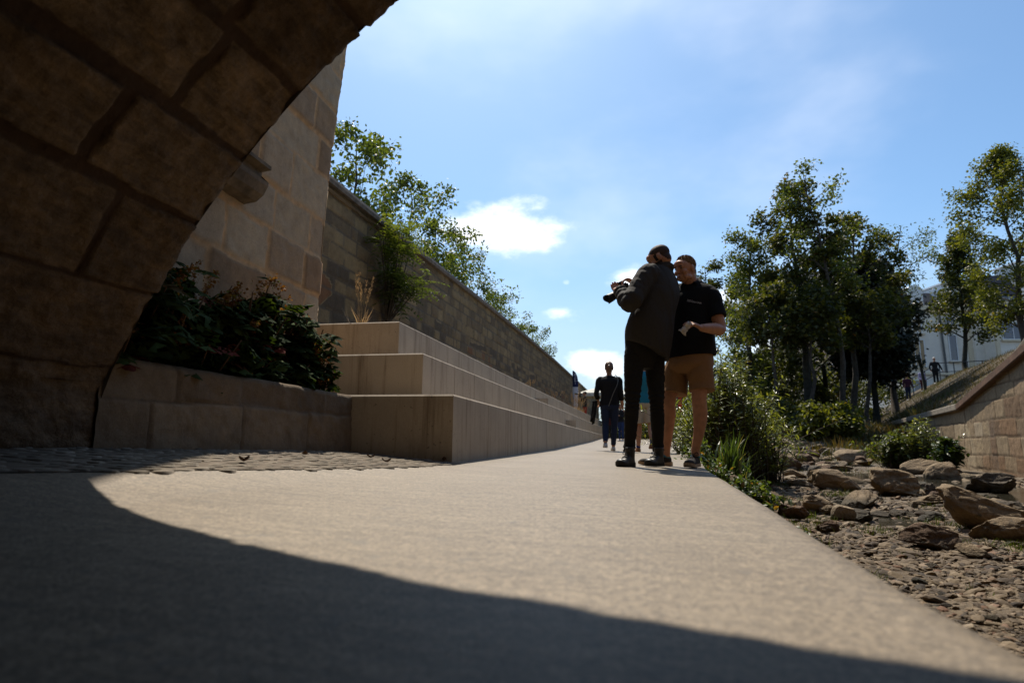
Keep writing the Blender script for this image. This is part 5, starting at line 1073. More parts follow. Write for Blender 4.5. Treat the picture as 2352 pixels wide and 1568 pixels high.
def camera_thing():
    J = m1['J']; L0, L1 = J(600, 708, .10), J(458, 783, .06); ax = unit(L1-L0); b0 = J(622, 676, .10); s = unit(np.cross(ax, UPV)); u = np.cross(s, ax)
    root = tag(empty('camera', b0), 'black camera with a long petal hooded lens held by the man in grey', 'camera'); blk = plain('camera black', (.012,.012,.013), .4, .5, var=.2, scale=60)
    Mx = np.array([s, ax, u]).T; mb = MB(); mb.box(b0 - ax*.02, (.135, .06, .088), M=Mx, bev=.012); mb.box(b0 - ax*.015 + u*.055, (.058, .06, .036), M=Mx, bev=.01); mb.build('body', blk, root)
    mb = MB(); mb.box(b0 - ax*.0515 - u*.006, (.078, .004, .054), M=Mx); mb.build('screen', plain('camera screen', (.05,.055,.07), .15, .6), root)
    mb = MB(); e = lerp(L0, L1, .55); mb.tube(np.array([b0, b0+ax*.02, lerp(b0, e, .35), lerp(b0, e, .36), lerp(b0, e, .7), lerp(b0, e, .71), e]), [.034, .034, .034, .038, .038, .036, .036], 20); mb.build('lens', blk, root, True)
    n = 40; an = np.arange(n)*2*math.pi/n; V = []; k = [0, .4, .8, 1]
    for sc2, ro in ((1, 0), (1, -.003)):
        for t in k: rr = lerp(.038, .043, t) + ro; end = 1 - t*.34*np.clip(np.cos(2*an+math.pi/2.0)*.5+.5, 0, 1)**2; V.append(e + (np.cos(an)[:, None]*s + np.sin(an)[:, None]*u)*rr + ax*(np.linalg.norm(L1-e)*t*1.06*end)[:, None])
    V = np.concatenate(V); F = []; j = np.arange(n); j2 = (j+1) % n
    for q, rev in ((0, False), (4, True)):
        for i in range(3): f = np.stack([(q+i)*n+j, (q+i)*n+j2, (q+i+1)*n+j2, (q+i+1)*n+j], 1); F.append(f[:, ::-1] if rev else f)
    F.append(np.stack([3*n+j, 3*n+j2, 7*n+j2, 7*n+j], 1)); np_mesh('lens_hood', V, np.concatenate(F), plain('hood black', (.016,.016,.016), .55, .4, var=.1), root, True)
camera_thing()
# ---- man in the black polo shirt and tan shorts
def man_polo():
    D = 5.30; J = lambda x, y, df=0.0: at(1292+.21968*x, 516.8+.21968*y, D+df); K = lambda x, y, df=0.0: at(1292+.21968*x, 775.2+.21968*y, D+df)
    fr2 = vec(-.6, -.8); sd = vec(.8, -.6); zb = zpath(.45) + .004
    RG = [(J(1348, 1378), .208, .168, .06), (J(1350, 1250), .207, .170), (J(1352, 1130), .202, .164), (J(1354, 1000), .198, .152), (J(1362, 880), .202, .145), (J(1370, 780), .212, .135), (J(1376, 705), .205, .118), (J(1372, 655), .165, .095), (J(1355, 622), .088, .076)]
    HC = J(1283, 462, -.05); hf = hframe(vec(-.84, -.52, -.16)); body = MB(); g = head_shapes(body, HC, hf, 1.04)
    limb(body, [J(1368, 690), J(1350, 620, -.01), J(1322, 550, -.03), HC + np.array([0, -.025, -.03]) @ hf], [.075, .066, .062, .06])
    rings(body, [(c[0], c[1]*.88, c[2]*.88) for c in RG], sd, fr2)
    SL, EL, WL = J(1562, 738, -.12), J(1648, 1085, -.20), J(1452, 1074, -.39); SR, ER, WR = J(1190, 725, .12), J(1120, 1010, .14), J(1075, 1240, .04)
    for S, E_, W_ in ((SL, EL, WL), (SR, ER, WR)): limb(body, [S, lerp(S, E_, .5), E_, lerp(E_, W_, .35), W_], [.058, .058, .05, .050, .031], 30)
    hand_shapes(body, WL, J(1345, 1020, -.43)-WL, vec(-.35, .35, -.85), -1, .85, 1.06); hand_shapes(body, WR, vec(-.1, -.1, -1), vec(-.5, .5, 0), 1, .5)
    HL, KL, AL = K(1440, 240, -.07), K(1428, 640, -.12), K(1392, 1165, -.07); HR, KR, AR_ = K(1215, 250, .08), K(1112, 650, .04), K(1085, 1175, .10)
    CL, CR = K(1440, 810, -.10), K(1112, 800, .07)
    limb(body, [HL, lerp(HL, KL, .5), KL, CL, K(1424, 1000, -.09), AL, AL-UPV*.06], [.085, .076, .063, .061, .046, .036, .036], 40); limb(body, [HR, lerp(HR, KR, .5), KR, CR, K(1100, 1000, .09), AR_, AR_-UPV*.06], [.085, .074, .060, .060, .046, .036, .036], 40)
    p = remesh('person', body, .0055, SKIN, None, 2); tag(p, 'man in a black polo shirt and tan shorts holding a crumpled white tissue', 'person', 'two men standing on the path')
    p.data.materials.append(HAIR_B); nv = len(p.data.polygons); ce = np.empty(nv*3, np.float32); p.data.polygons.foreach_get('center', ce); q = (ce.reshape(-1, 3)-HC) @ hf.T/1.04
    line = np.interp(q[:, 1], [-.2, -.075, -.05, -.01, .03, .07, .1], [-.085, -.07, -.03, .02, .045, .085, .11]); hd = (np.abs(q).max(1) < .16) & (q[:, 2] > line) & ~((np.abs(q[:, 0]) > .076) & (np.abs(q[:, 2]+.008) < .034))
    p.data.polygons.foreach_set('material_index', hd.astype(np.int32)); p.data.update(); face_bits(g, hf, p); nrm = np.empty(nv*3, np.float32); p.data.polygons.foreach_get('normal', nrm); hq, hn = ce.reshape(-1, 3)[hd], nrm.reshape(-1, 3)[hd]; hl = q[hd]
    mb = MB(); rs = np.random.RandomState(4)
    for k in rs.choice(len(hq), 1500):                                         # short strands standing off the scalp, longest at the front
        top = float(sstep(hl[k, 2], .07, .115)); frt = float(sstep(hl[k, 1], -.02, .07)); ln = .007 + .014*top*(.4+.6*frt); d_ = unit(hn[k]*1.0 + (np.array([0, .7*frt*top, .5*top-.5*(1-top)]) @ hf) + .35*rs.randn(3)); b = hq[k] - hn[k]*.002; mb.tube(np.array([b, b+d_*ln*.55, b+d_*ln+(np.array([0, .15, 0]) @ hf)*ln]), [.0024, .0018, .0006], 3, False)
    mb.build('hair', HAIR_B, p)
    sh = MB(); rings(sh, RG, sd, fr2); E1 = lerp(SL, EL, .66); E2 = lerp(SR, ER, .66)
    limb(sh, [SL + vec(-.10, .07, .035), SL, lerp(SL, E1, .5), E1], [.060, .074, .078, .084], 24, 18); limb(sh, [SR + vec(.07, -.06, .01), SR, lerp(SR, E2, .5), E2], [.082, .088, .084, .087], 24, 18)
    pol = cloth('black pique', (.0075,.0075,.008), .2, .9); so = remesh('polo_shirt', sh, .006, pol, p, 2, .011, 7, .6, 4)
    cm = MB(); an = np.linspace(.62, 2*math.pi-.62, 22); c0, c1 = J(1352, 628), J(1340, 590, -.01)                                              # folded collar, open at the throat
    for kk, (ra, rb, dz) in enumerate(((.088, .090, 0), )):
        V = []
        for a in an: d_ = math.cos(a)*fr2 + math.sin(a)*sd; dn = .018*math.cos(a); V += [c0 + d_*.108 - UPV*(.020+dn*2.2), c0 + d_*.098 + UPV*(.012-dn), c1 + d_*.079 + UPV*(.004-dn*2.4), c1 + d_*.073 - UPV*(.006+dn*2)]
        V = np.array(V); F = []
        for i in range(21):
            for q in range(3): F.append((i*4+q, i*4+q+1, i*4+4+q+1, i*4+4+q))
        cm.add(V, F)
    co = cm.build('collar', pol, so, True); md = co.modifiers.new('t', 'SOLIDIFY'); md.thickness = .006
    # small printed line on the chest
    cu = bpy.data.curves.new('chest_print', 'FONT'); cu.body = 'ZEISS Camera Lenses'; cu.size = .0265; cu.extrude = .0004; cu.align_x = 'CENTER'; to = bpy.data.objects.new('chest_print', cu)
    COL.objects.link(to); dg = bpy.context.evaluated_depsgraph_get(); me = bpy.data.meshes.new_from_object(to.evaluated_get(dg)); bpy.data.objects.remove(to)
    V = np.array([v.co[:] for v in me.vertices]); wdt = V[:, 0].max()-V[:, 0].min(); V[:, 0] *= .128/wdt
    from mathutils.bvhtree import BVHTree
    bv = BVHTree.FromPolygons([v.co[:] for v in so.data.vertices], [pl.vertices[:] for pl in so.data.polygons])
    ca = J(1375, 811, -.4); fw = unit(J(1375, 811, .2)-ca); u0, u1 = J(1312, 799, -.2), J(1440, 822, -.2); ex = unit(u1-u0); ey = unit(np.cross(ex, fw)*-1); ey = ey if ey[2] > 0 else -ey
    W_ = []
    for x, y, z in V:
        o = ca + ex*x + ey*y; hit = bv.ray_cast(Vector(o), Vector(fw), 2.0); q = np.array(hit[0]) if hit[0] else o + fw*.3; W_.append(q + (np.array(hit[1]) if hit[0] else -fw)*(.0018 + z))
    for v, q in zip(me.vertices, W_): v.co = q
    me.materials.clear(); me.materials.append(plain('print white', (.55,.55,.55), .7, bmp=0)); po = bpy.data.objects.new('chest_print', me); COL.objects.link(po); po.parent = so
    st = MB(); rings(st, [(K(1330, 385), .17, .115), (K(1335, 300), .203, .165), (K(1346, 190), .192, .154), (K(1348, 90), .180, .145)], sd, fr2)
    limb(st, [HL, lerp(HL, KL, .35), K(1450, 480, -.09), K(1457, 560, -.10)], [.105, .110, .108, .111], 30, 24); limb(st, [HR, lerp(HR, KR, .35), K(1180, 490, .06), K(1168, 594, .05)], [.105, .112, .112, .116], 30, 24)
    remesh('shorts', st, .006, cloth('tan cotton', (.26,.145,.068), .12), p, 1, .010, 6, .6, 6)
    sm = [plain('sneaker mesh', (.022,.017,.015), .8, var=.4, scale=160, bmp=.5, bscale=300), plain('sneaker sole', (.40,.29,.19), .8, var=.2, scale=40), plain('black lace', (.012,.012,.012), .8)]; blu = plain('blue lining', (.02,.16,.26), .7)
    shoe('sneaker', K(1420, 1335, .02), K(1300, 1342, -.24), zb, .050, .088, sm, p, blu); shoe('sneaker', K(1148, 1335, .12), K(795, 1335, .06), zb, .048, .088, sm, p, blu)
    # tissue in the fist
    t0 = J(1318, 1040, -.47); n = 16; uu, vv = np.meshgrid(np.linspace(-.5, .5, n), np.linspace(0, 1, n), indexing='ij'); wv = .030 + .075*np.abs(vv-.2)
    P = t0 + (uu*wv*1.0)[..., None]*vec(.72, .25, -.55) + ((vv-.20)*.125)[..., None]*vec(-.62, -.1, -.74) + (fbm(uu*6, vv*7, 95, 3)*.055)[..., None]*vec(-.2, -.9, .2) + (fbm(uu*8, vv*6, 96, 3)*.035)[..., None]*vec(.6, 0, -.6)
    ti = np_mesh('tissue', P.reshape(-1, 3), grid_faces(n, n), plain('tissue paper', (.62,.58,.52), .9, var=.1), smooth=True); md = ti.modifiers.new('t', 'SOLIDIFY'); md.thickness = .0015
    tag(ti, 'crumpled white paper tissue held in the fist of the man in shorts', 'tissue')
man_polo()
# ---- simpler walking and sitting people farther off
def walker(base, front, H, cols, label, arms, legs, hair='short', sleeve=.0, group=None, voxel=.011, short=None, shoes_c=(.5,.48,.45), socks=None, z=0.0, extra=None, lean=0.0, hip_k=1.0, tk=1.0):
    """base plan point; front: facing; arms / legs: offsets in units of H in (right, front, up) of the person; cols = (top, bottom, hair)"""
    b = np.array([base[0], base[1], z]); f = unit(front); s = unit(np.cross(f, UPV)); g = lambda r_, f_, u_: b + H*(s*r_ + f*f_ + UPV*u_)
    body = MB(); hf = hframe(f + UPV*lean); HC = g(0, .01 + lean*-.05, .932); head_shapes(body, HC, hf, H/1.80); limb(body, [g(0, -.005, .80), g(0, .0, .85), HC], [.034*H, .031*H, .03*H], 10, 12)
    TR = [(g(0, 0, .50), .098*H*hip_k, .070*H), (g(0, 0, .56), .092*H*hip_k, .066*H), (g(0, 0, .62), .082*H*tk, .058*H*tk), (g(0, 0, .70), .096*H*tk, .064*H*tk), (g(0, -.005, .775), .108*H*(1+(tk-1)*.4), .062*H*tk), (g(0, -.005, .815), .09*H, .045*H), (g(0, 0, .838), .04*H, .034*H)]
    rings(body, [(c, a*.9, d_*.9) for c, a, d_ in TR], s, f, 20, 18)
    A = [[g(sg*.112, -.005, .795), g(*e), g(*w_)] for sg, e, w_ in ((-1, arms[0], arms[1]), (1, arms[2], arms[3]))]
    for q, sg in zip(A, (1, -1)): limb(body, [q[0], lerp(q[0], q[1], .5), q[1], lerp(q[1], q[2], .5), q[2]], np.array([.028, .027, .024, .022, .016])*H, 18, 10); hand_shapes(body, q[2], q[2]-q[1], -s*sg if abs(np.dot(unit(q[2]-q[1]), s)) < .9 else UPV, sg, .7, H/1.8)
    Lg = [[g(sg*.05, 0, .50), g(*k_), g(*a_)] for sg, k_, a_ in ((-1, legs[0], legs[1]), (1, legs[2], legs[3]))]
    for q in Lg: limb(body, [q[0], lerp(q[0], q[1], .5), q[1], lerp(q[1], q[2], .3), q[2]], np.array([.048, .043, .031, .033, .020])*H, 22, 12)
    p = remesh('person', body, voxel, SKIN, None, 2); tag(p, label, 'person', group)
    tm = MB(); rings(tm, [(c, a*1.04, d_*1.06) for c, a, d_ in TR[(0 if not short else 0):]], s, f, 20, 18)
    for q in A:
        e = q[1] if sleeve < .5 else lerp(q[1], q[2], .55 if sleeve < .9 else .92); P = [lerp(g(0, 0, .80), q[0], .45), q[0], lerp(q[0], q[1], .5)] + ([q[1], lerp(q[1], q[2], .3), e] if sleeve >= .5 else [lerp(q[0], q[1], .75)])
        limb(tm, P, (np.array([.024, .033, .033, .030, .028, .025])*H)[:len(P)], 18, 10)
    remesh('top', tm, voxel, cols[0], p, 2, .004, 9, .7)
    bmh = MB(); rings(bmh, [(g(0, 0, .455), .085*H*hip_k, .06*H), (g(0, 0, .50), .10*H*hip_k, .073*H), (g(0, 0, .555), .093*H*hip_k, .068*H)], s, f, 20, 10)
    for q in Lg:
        if short: limb(bmh, [q[0], lerp(q[0], q[1], .5), lerp(q[0], q[1], short)], np.array([.058, .06, .058])*H, 16, 12)
        else: limb(bmh, [q[0], lerp(q[0], q[1], .5), q[1], lerp(q[1], q[2], .4), lerp(q[1], q[2], .93)], np.array([.057, .05, .037, .036, .027])*H, 24, 12)
    remesh('shorts' if short else 'trousers', bmh, voxel, cols[1], p, 2, .004, 9, .7)
    hair_cap(p, HC, hf, cols[2], .010, .055, -.03, 7, .01, H/1.8)
    sm = [plain('shoe ' + str(shoes_c), shoes_c, .7), plain('shoe sole', (.42,.39,.35), .8)]
    for q in Lg:
        a = q[2]; zg = max(z, a[2]-.052*H); mb = MB(); rings(mb, [(a*[1,1,0] + f*.035*H + UPV*(zg+.002), .026*H, .068*H), (a*[1,1,0] + f*.03*H + UPV*(zg+.018*H), .027*H, .070*H), (a + f*.012*H + UPV*.0, .022*H, .036*H)], s, f, 16, 8); sh_ = remesh('shoe', mb, .008, sm[0], p, 1)
        if socks: mb = MB(); limb(mb, [a + UPV*.045*H, a], [.022*H, .023*H], 6, 10); mb.build('sock', socks, p, True)
    return p, g, A, HC, hf
BLK = cloth('black knit', (.010,.010,.011), .2); NAVY = cloth('navy denim', (.018,.026,.055), .25)
def woman():
    b = at(1402, 1020, 11.35); zb = float(zpath(b[0])) + rise_y(b[1]); BR = plain('brown hair', (.14,.068,.032), .5, .4, var=.4, scale=90, bmp=.5, bscale=300)
    p, g, A, HC, hf = walker(b[:2], FW + RT*.08, 1.68, (BLK, NAVY, BR), 'woman in black top and dark jeans walking away with a grey shoulder bag', [(-.150, -.035, .63), (-.118, .07, .545), (.126, -.02, .635), (.146, .035, .50)], [(-.052, .0, .29), (-.062, -.10, .085), (.050, .02, .285), (.035, .04, .045)], sleeve=.6, voxel=.009, z=zb, hip_k=1.12, tk=1.12)
    bpy.data.objects.remove([o_ for o_ in p.children if o_.name.startswith('hair')][0]); mb = MB(); c = HC
    ball(mb, c + np.array([0, -.020, .036]) @ hf, (.083, .100, .085), hf); ball(mb, c + np.array([0, -.060, -.015]) @ hf, (.074, .055, .070), hf); [ball(mb, c + np.array([sg*.062, -.030, -.005]) @ hf, (.024, .045, .055), hf) for sg in (-1, 1)]; remesh('hair', mb, .006, BR, p, 1, .004, 22, .4, 9)
    mb = MB(); limb(mb, [c + np.array([0, -.10, .035]) @ hf, c + np.array([-.01, -.13, .0]) @ hf, c + np.array([-.012, -.12, -.08]) @ hf, c + np.array([-.02, -.115, -.16]) @ hf], [.022, .030, .026, .010], 14, 10); remesh('ponytail', mb, .006, BR, p, 1)
    mb = MB(); [mb.tube(np.array([c + np.array([sg*.075, y_, .015]) @ hf for y_ in (-.01, .04, .085)]), .004, 5) for sg in (-1, 1)]; [ball(mb, c + np.array([sg*.034, .094, .008]) @ hf, (.024, .006, .018), hf) for sg in (-1, 1)]; mb.build('sunglasses', plain('sunglass black', (.01,.01,.01), .15, .6), p)
    root = tag(empty('shoulder_bag', g(-.085, -.085, .45)), 'small grey flap shoulder bag hanging at the hip of the woman in black', 'bag'); gry = plain('bag grey', (.105,.10,.09), .45, .5, var=.2, scale=30)
    Mx = np.array([unit(np.cross(FW, UPV)*1.0 + FW*-.35), unit(FW + RT*.35), UPV]).T; cc = g(-.088, -.095, .445)
    bs, bf = Mx[:, 0], Mx[:, 1]
    mb = MB(); rings(mb, [(cc - UPV*.10, .112, .040), (cc - UPV*.085, .134, .056), (cc - UPV*.02, .138, .058), (cc + UPV*.06, .124, .046), (cc + UPV*.095, .108, .030)], bs, bf, 28, 16, 3.2); remesh('body', mb, .006, gry, root, 1, .008, 12, .8, 3)
    mb = MB(); rings(mb, [(cc - UPV*.035 - FW*.030, .126, .026), (cc - UPV*.02 - FW*.034, .138, .034), (cc + UPV*.06 - FW*.020, .130, .036), (cc + UPV*.108 - FW*.004, .112, .036)], bs, bf, 28, 12, 3.2); remesh('flap', mb, .006, plain('bag flap', (.17,.165,.155), .32, .6, var=.15, scale=30), root, 1, .010, 14, .8, 5)
    mb = MB(); mb.tube(spline([g(-.02, -.085, .49), g(.03, -.088, .62), g(.09, -.075, .76), g(.075, -.01, .845), g(.05, .05, .80), g(-.05, .085, .62), g(-.12, .03, .48)], 40), .008, 6); mb.build('strap', gry, root, True)
    n = 14; uu, vv = np.meshgrid(np.linspace(0, 1, n), np.linspace(0, 1, 20), indexing='ij'); top = g(-.155, .03, .555)
    P = top + ((uu-.5)*.16)[..., None]*FW + (-(vv)*.40*(.8+.3*uu))[..., None]*UPV + (-.03 - .05*vv + .03*fbm(uu*4, vv*3, 97, 3) + .03*np.sin(uu*9))[..., None]*RT; jk = np_mesh('jacket', P.reshape(-1, 3), grid_faces(n, 20), BLK, smooth=True); m_ = jk.modifiers.new('t', 'SOLIDIFY'); m_.thickness = .03
    tag(jk, 'black jacket draped over the left forearm of the walking woman', 'jacket')
def rise_y(y): return float(np.interp(y, [10, 22, 35, 48], [0, .10, .27, .45]))
woman()
b_ = at(1482, 1022, 11.2); walker(b_[:2], FW + RT*.02, 1.78, (cloth('turquoise tee', (.02,.17,.25), .1), cloth('cream cotton', (.50,.41,.31), .1), HAIR_D), 'man in turquoise shirt and cream shorts, mostly hidden behind the man in grey', [(-.145, -.02, .63), (-.15, .05, .50), (.145, .0, .63), (.16, .03, .50)], [(-.055, .03, .285), (-.062, .05, .045), (.060, -.01, .285), (.045, -.13, .085)], voxel=.010, short=.93, shoes_c=(.26,.115,.045), socks=cloth('blue sock', (.02,.03,.14)), z=float(zpath(b_[0])) + rise_y(b_[1]))
DKC = cloth('dark jacket', (.016,.016,.018)); RED = cloth('red trousers', (.30,.022,.015), .15); arms_cam = [(-.12, .10, .70), (-.03, .16, .90), (.12, .10, .70), (.03, .16, .90)]; stand = [(-.05, .0, .28), (-.055, .0, .045), (.05, .0, .28), (.055, .0, .045)]; hang = [(-.14, .0, .63), (-.145, .03, .49), (.14, .0, .63), (.145, .03, .49)]
b_ = cw(*rd(*at(1344, 960, 34)[:2])); p, g, A, HC, hf = walker(b_[:2], -RT + FW*.2, 1.80, (DKC, RED, HAIR_D), 'person in black jacket and red trousers on the top step aiming a camera left', arms_cam, stand, sleeve=1, voxel=.014, z=1.16)
root = tag(empty('camera', g(0, .2, .92)), 'small far off black camera raised to the face of the person in red trousers', 'camera'); mb = MB(); mb.box(g(0, .15, .93), (.10, .14, .10), rz=math.atan2(-RT[0], RT[1])*0+YAW, bev=.01); mb.build('body', plain('camera black', (.012,.012,.013)), root); mb = MB(); mb.tube(np.array([g(0, .17, .93), g(0, .25, .93), g(0, .255, .93), g(0, .32, .925)]), [.04, .042, .06, .062], 12); mb.build('lens', plain('camera black', (.012,.012,.013)), root, True)
b_ = at(1426, 960, 27.0); walker(b_[:2], -RT*.7 - FW*.6, 1.66, (DKC, cloth('blue jeans', (.02,.04,.12)), HAIR_D), 'dark clothed person standing far down the path behind the right hand of the woman', [(-.12, .06, .64), (-.05, .14, .68), (.13, .04, .63), (.05, .15, .66)], stand, sleeve=1, voxel=.014, z=.02+rise_y(b_[1]))
b_ = at(1400, 985, 33.0); walker(b_[:2], -FW, 1.60, (cloth('black and red knit', (.05,.012,.012)), DKC, HAIR_D), 'small distant person beyond the steps just left of the legs of the woman', hang, stand, sleeve=1, voxel=.016, z=rise_y(b_[1]))
v_ = ray(1255, 803); v_ = CC + v_*(-5.1/v_[0]); walker(v_[:2], RT - FW*.3, 1.75, (cloth('navy shirt', (.02,.02,.05)), DKC, HAIR_D), 'person standing on the street above the retaining wall, only head and shoulders showing', hang, stand, sleeve=1, voxel=.016, z=4.0)
# people by the bench on the right bank
def bank_z(p): r_, d_ = rd(p[0], p[1]); return float(zright(np.array([r_]), np.array([d_]))[0])
for (px, d, H, cols, lab, fr_, ar) in ((2151, 37, 1.68, (DKC, DKC, plain('grey hair', (.35,.34,.33), .6)), 'stout grey haired person in a dark jacket walking along the bank fence', -FW-RT*.3, [(-.18, .0, .64), (-.22, .02, .52), (.17, .0, .63), (.16, .05, .5)]),
        (2119, 37.5, 1.42, (cloth('lilac top', (.36,.33,.50)), cloth('dark red skirt', (.07,.012,.016)), HAIR_D), 'short dark haired person in a pale lilac top by the bank fence', -FW, hang), (2084, 37, 1.62, (cloth('plum jacket', (.05,.015,.03)), NAVY, HAIR_D), 'person in a plum jacket at the left of the three on the bank', -FW-RT*.2, hang)):
    q = at(px, 880, d); zz = bank_z(q); walker(q[:2], fr_, H, cols, lab, ar, stand, sleeve=1, voxel=.016, z=zz-.05, group=None, hip_k=1.25 if px == 2151 else 1.0)
# ------------------------------------------------------------------ villa on the right bank
def villa():
    WALL = plain('villa plaster', (.76,.72,.64), .85, var=.08, scale=2); CRM = plain('villa cream trim', (.66,.58,.43), .8, var=.1); SLATE = plain('slate roof', (.025,.027,.040), .6, var=.3, scale=12); GL = plain('window glass', (.03,.045,.09), .08, .8, var=.1); WHT = plain('window frame white', (.72,.74,.75), .6, var=.05); TAN = plain('tan blind', (.36,.27,.16), .8, var=.1)
    D = 46.0; b = at(2100, 880, D); zb = 3.6; root = tag(empty('villa', (b[0], b[1], zb)), 'pale blue grey villa with cream trim and dark slate roof behind the bank trees', 'house')
    ex = RT0; ey = FW0; ang = YAW; px = lambda x: (x-1176)/F_PX*D; zz = lambda y: H_CAM + (1015-y)/F_PX*D*.985
    P = lambda x, dep, z: ex*px(x) + ey*(D+dep) + np.array([0, 0, z]); Mx = np.array([ex, ey, [0, 0, 1]]).T
    def bx(mb, x0, x1, y0, y1, dep, th, zo=None):
        z0, z1 = (zz(y1), zz(y0)) if zo is None else zo; c = P((x0+x1)/2, dep+th/2, (z0+z1)/2); mb.box(c, (px(x1)-px(x0), th, z1-z0), M=Mx)
    top = 700
    mb = MB(); bx(mb, 2080, 2246, top, 930, .0, 9); bx(mb, 2246, 2268, top, 930, -.35, 8); bx(mb, 2268, 2420, top-18, 930, -1.6, 10); mb.build('wall', WALL, root)
    for x0, x1, d_, t_ in ((2236, 2246, -.12, .12), (2090, 2096, -.10, .10), (2262, 2270, -1.75, .15)): mb = MB(); bx(mb, x0, x1, top, 930, d_, t_); mb.build('pilaster', CRM, root)
    mb = MB()
    for x0, x1, d_ in ((2078, 2236, -.22), (2236, 2266, -.55), (2264, 2422, -1.85)): bx(mb, x0, x1, 852, 857, d_, .3); bx(mb, x0, x1, top-8, top+3, d_-.15, .5)
    bx(mb, 2266, 2420, 829, 833, -1.95, .4); mb.build('cornice', CRM, root)
    mb = MB()                                                                 # mansard roof, white attic gable, small arched dormer
    for x0, x1, yb, yt, d0 in ((2076, 2250, top-6, 652, -.3), (2262, 2424, top-24, 620, -1.9)):
        V = [P(x0, d0, zz(yb)), P(x1, d0, zz(yb)), P(x1, d0+9, zz(yb)), P(x0, d0+9, zz(yb)), P(x0, d0+1.3, zz(yt)), P(x1, d0+1.3, zz(yt)), P(x1, d0+7.6, zz(yt)), P(x0, d0+7.6, zz(yt))]; mb.add(V, [(0,1,5,4),(1,2,6,5),(2,3,7,6),(3,0,4,7),(4,5,6,7)])
    mb.build('roof', SLATE, root)
    for x0, x1, y0, y1, d0, nm in ((2182, 2230, 642, 702, -.35, 'gable'), (2330, 2372, 600, 690, -2.1, 'gable')): mb = MB(); bx(mb, x0, x1, y0, y1, d0, 2.5); bx(mb, x0-3, x1+3, y0-4, y0, d0-.15, 2.7); mb.build(nm, WHT, root)
    mb = MB(); a = np.linspace(0, math.pi, 12); w2 = (px(2139)-px(2105))/2; cx = px(2122)
    poly = [(cx+w2*math.cos(t), zz(655)+w2*.75*math.sin(t)) for t in a] + [(cx-w2, zz(705)), (cx+w2, zz(705))]; mb.prism(poly, -(D-.25), -(D+1.4), np.array([ex, [0, 0, 1], -ey]).T); mb.build('dormer', WHT, root)
    def window(x0, x1, y0, y1, d_, pane, sashes=2):
        f = MB(); t = 2.2
        for q in ((x0, x0+t, y0, y1), (x1-t, x1, y0, y1), (x0+t, x1-t, y0, y0+t), (x0+t, x1-t, y1-t, y1)): bx(f, *q, d_-.06, .12)
        for s in range(1, sashes): xm = x0 + (x1-x0)*s/sashes; bx(f, xm-.9, xm+.9, y0+t, y1-t, d_-.05, .11)
        w_ = f.build('window', WHT, root); g = MB(); bx(g, x0+t, x1-t, y0+t, y1-t, d_-.02, .03); g.build('pane', pane, w_); s_ = MB(); bx(s_, x0-3, x1+3, y1, y1+4, d_-.2, .3); s_.build('sill', CRM, w_)
    for x0, x1, y0, y1, d_, pn, ss in ((2100, 2136, 772, 838, 0, TAN, 3), (2100, 2134, 722, 758, 0, TAN, 3), (2192, 2212, 760, 824, 0, GL, 1), (2279, 2332, 740, 780, -1.6, GL, 2), (2280, 2330, 862, 905, -1.6, GL, 2), (2100, 2134, 868, 905, 0, GL, 2), (2190, 2214, 868, 905, 0, GL, 1), (2279, 2332, 668, 700, -1.6, GL, 2), (2190, 2212, 716, 742, 0, GL, 1)): window(x0, x1, y0, y1, d_, pn, ss)
    mb = MB(); mb.tube(np.array([P(2176, -.12, zz(700)), P(2180, -.12, zz(900))]), .07, 8); mb.build('downpipe', plain('zinc pipe', (.10,.105,.11), .5), root)
villa()
def far_block():
    root = tag(empty('apartment_block', cw(26, 62, 3.5)), 'pinkish pale building glimpsed between the tree trunks', 'house'); ex, ey = RT0, FW0; Mx = np.array([ex, ey, [0, 0, 1]]).T
    mb = MB(); mb.box(cw(35.5, 66, 9.5), (8.6, 8, 14), M=Mx); mb.build('wall', plain('pink plaster', (.42,.33,.29), .85, var=.08, scale=2), root)
    rf = MB(); V = [cw(31, 61.7, 16.5), cw(40, 61.7, 16.5), cw(40, 70.3, 16.5), cw(31, 70.3, 16.5), cw(31, 66, 19.5), cw(40, 66, 19.5)]; rf.add(V, [(0,1,5,4),(2,3,4,5),(3,2,1,0)]); rf.f3.append(np.array([(1,2,5),(3,0,4)])); rf.build('roof', plain('slate roof', (.025,.027,.040)), root)
    for i in range(3):
        for j in range(4):
            f = MB(); c = cw(32.9+i*2.6, 61.97, 4.6+j*3.2); f.box(c, (1.25, .12, 1.7), M=Mx); w_ = f.build('window', plain('window frame white', (.55,.57,.58)), root); g = MB(); g.box(c - ey*.065, (1.02, .03, 1.46), M=Mx); g.build('pane', plain('window glass', (.03,.045,.09)), w_)
far_block()
# ------------------------------------------------------------------ bank fence and pole
def bz(r_, d_): return float(zright(np.array([r_]), np.array([d_]))[0])
def fence():
    STL = plain('fence steel', (.09,.095,.10), .45, .5, .6, var=.1); root = tag(empty('fence', cw(26, 37.5, 4)), 'thin grey metal railing with two rails along the top of the bank', 'fence'); pts = []
    for k, px in enumerate((2100, 2130, 2165, 2199, 2231, 2266, 2302, 2340, 2380)):
        d = 38.2 - .012*(px-2100); r_ = (px-1176)/F_PX*d; z = bz(r_, d); q = cw(r_, d, z); pts.append(q); mb = MB(); mb.tube(np.array([q - [0,0,.1], q + [0,0,1.15]]), .035, 8); mb.build('post', STL, root)
    for h in (1.12, .55): mb = MB(); mb.tube(np.array(pts) + np.array([0, 0, h]), .028, 6); mb.build('rail', STL, root)
fence()
d = 36.0; r_ = (2128-1176)/F_PX*d; q = cw(r_, d, bz(r_, d)); q2 = at(2110, 815, 36.0)
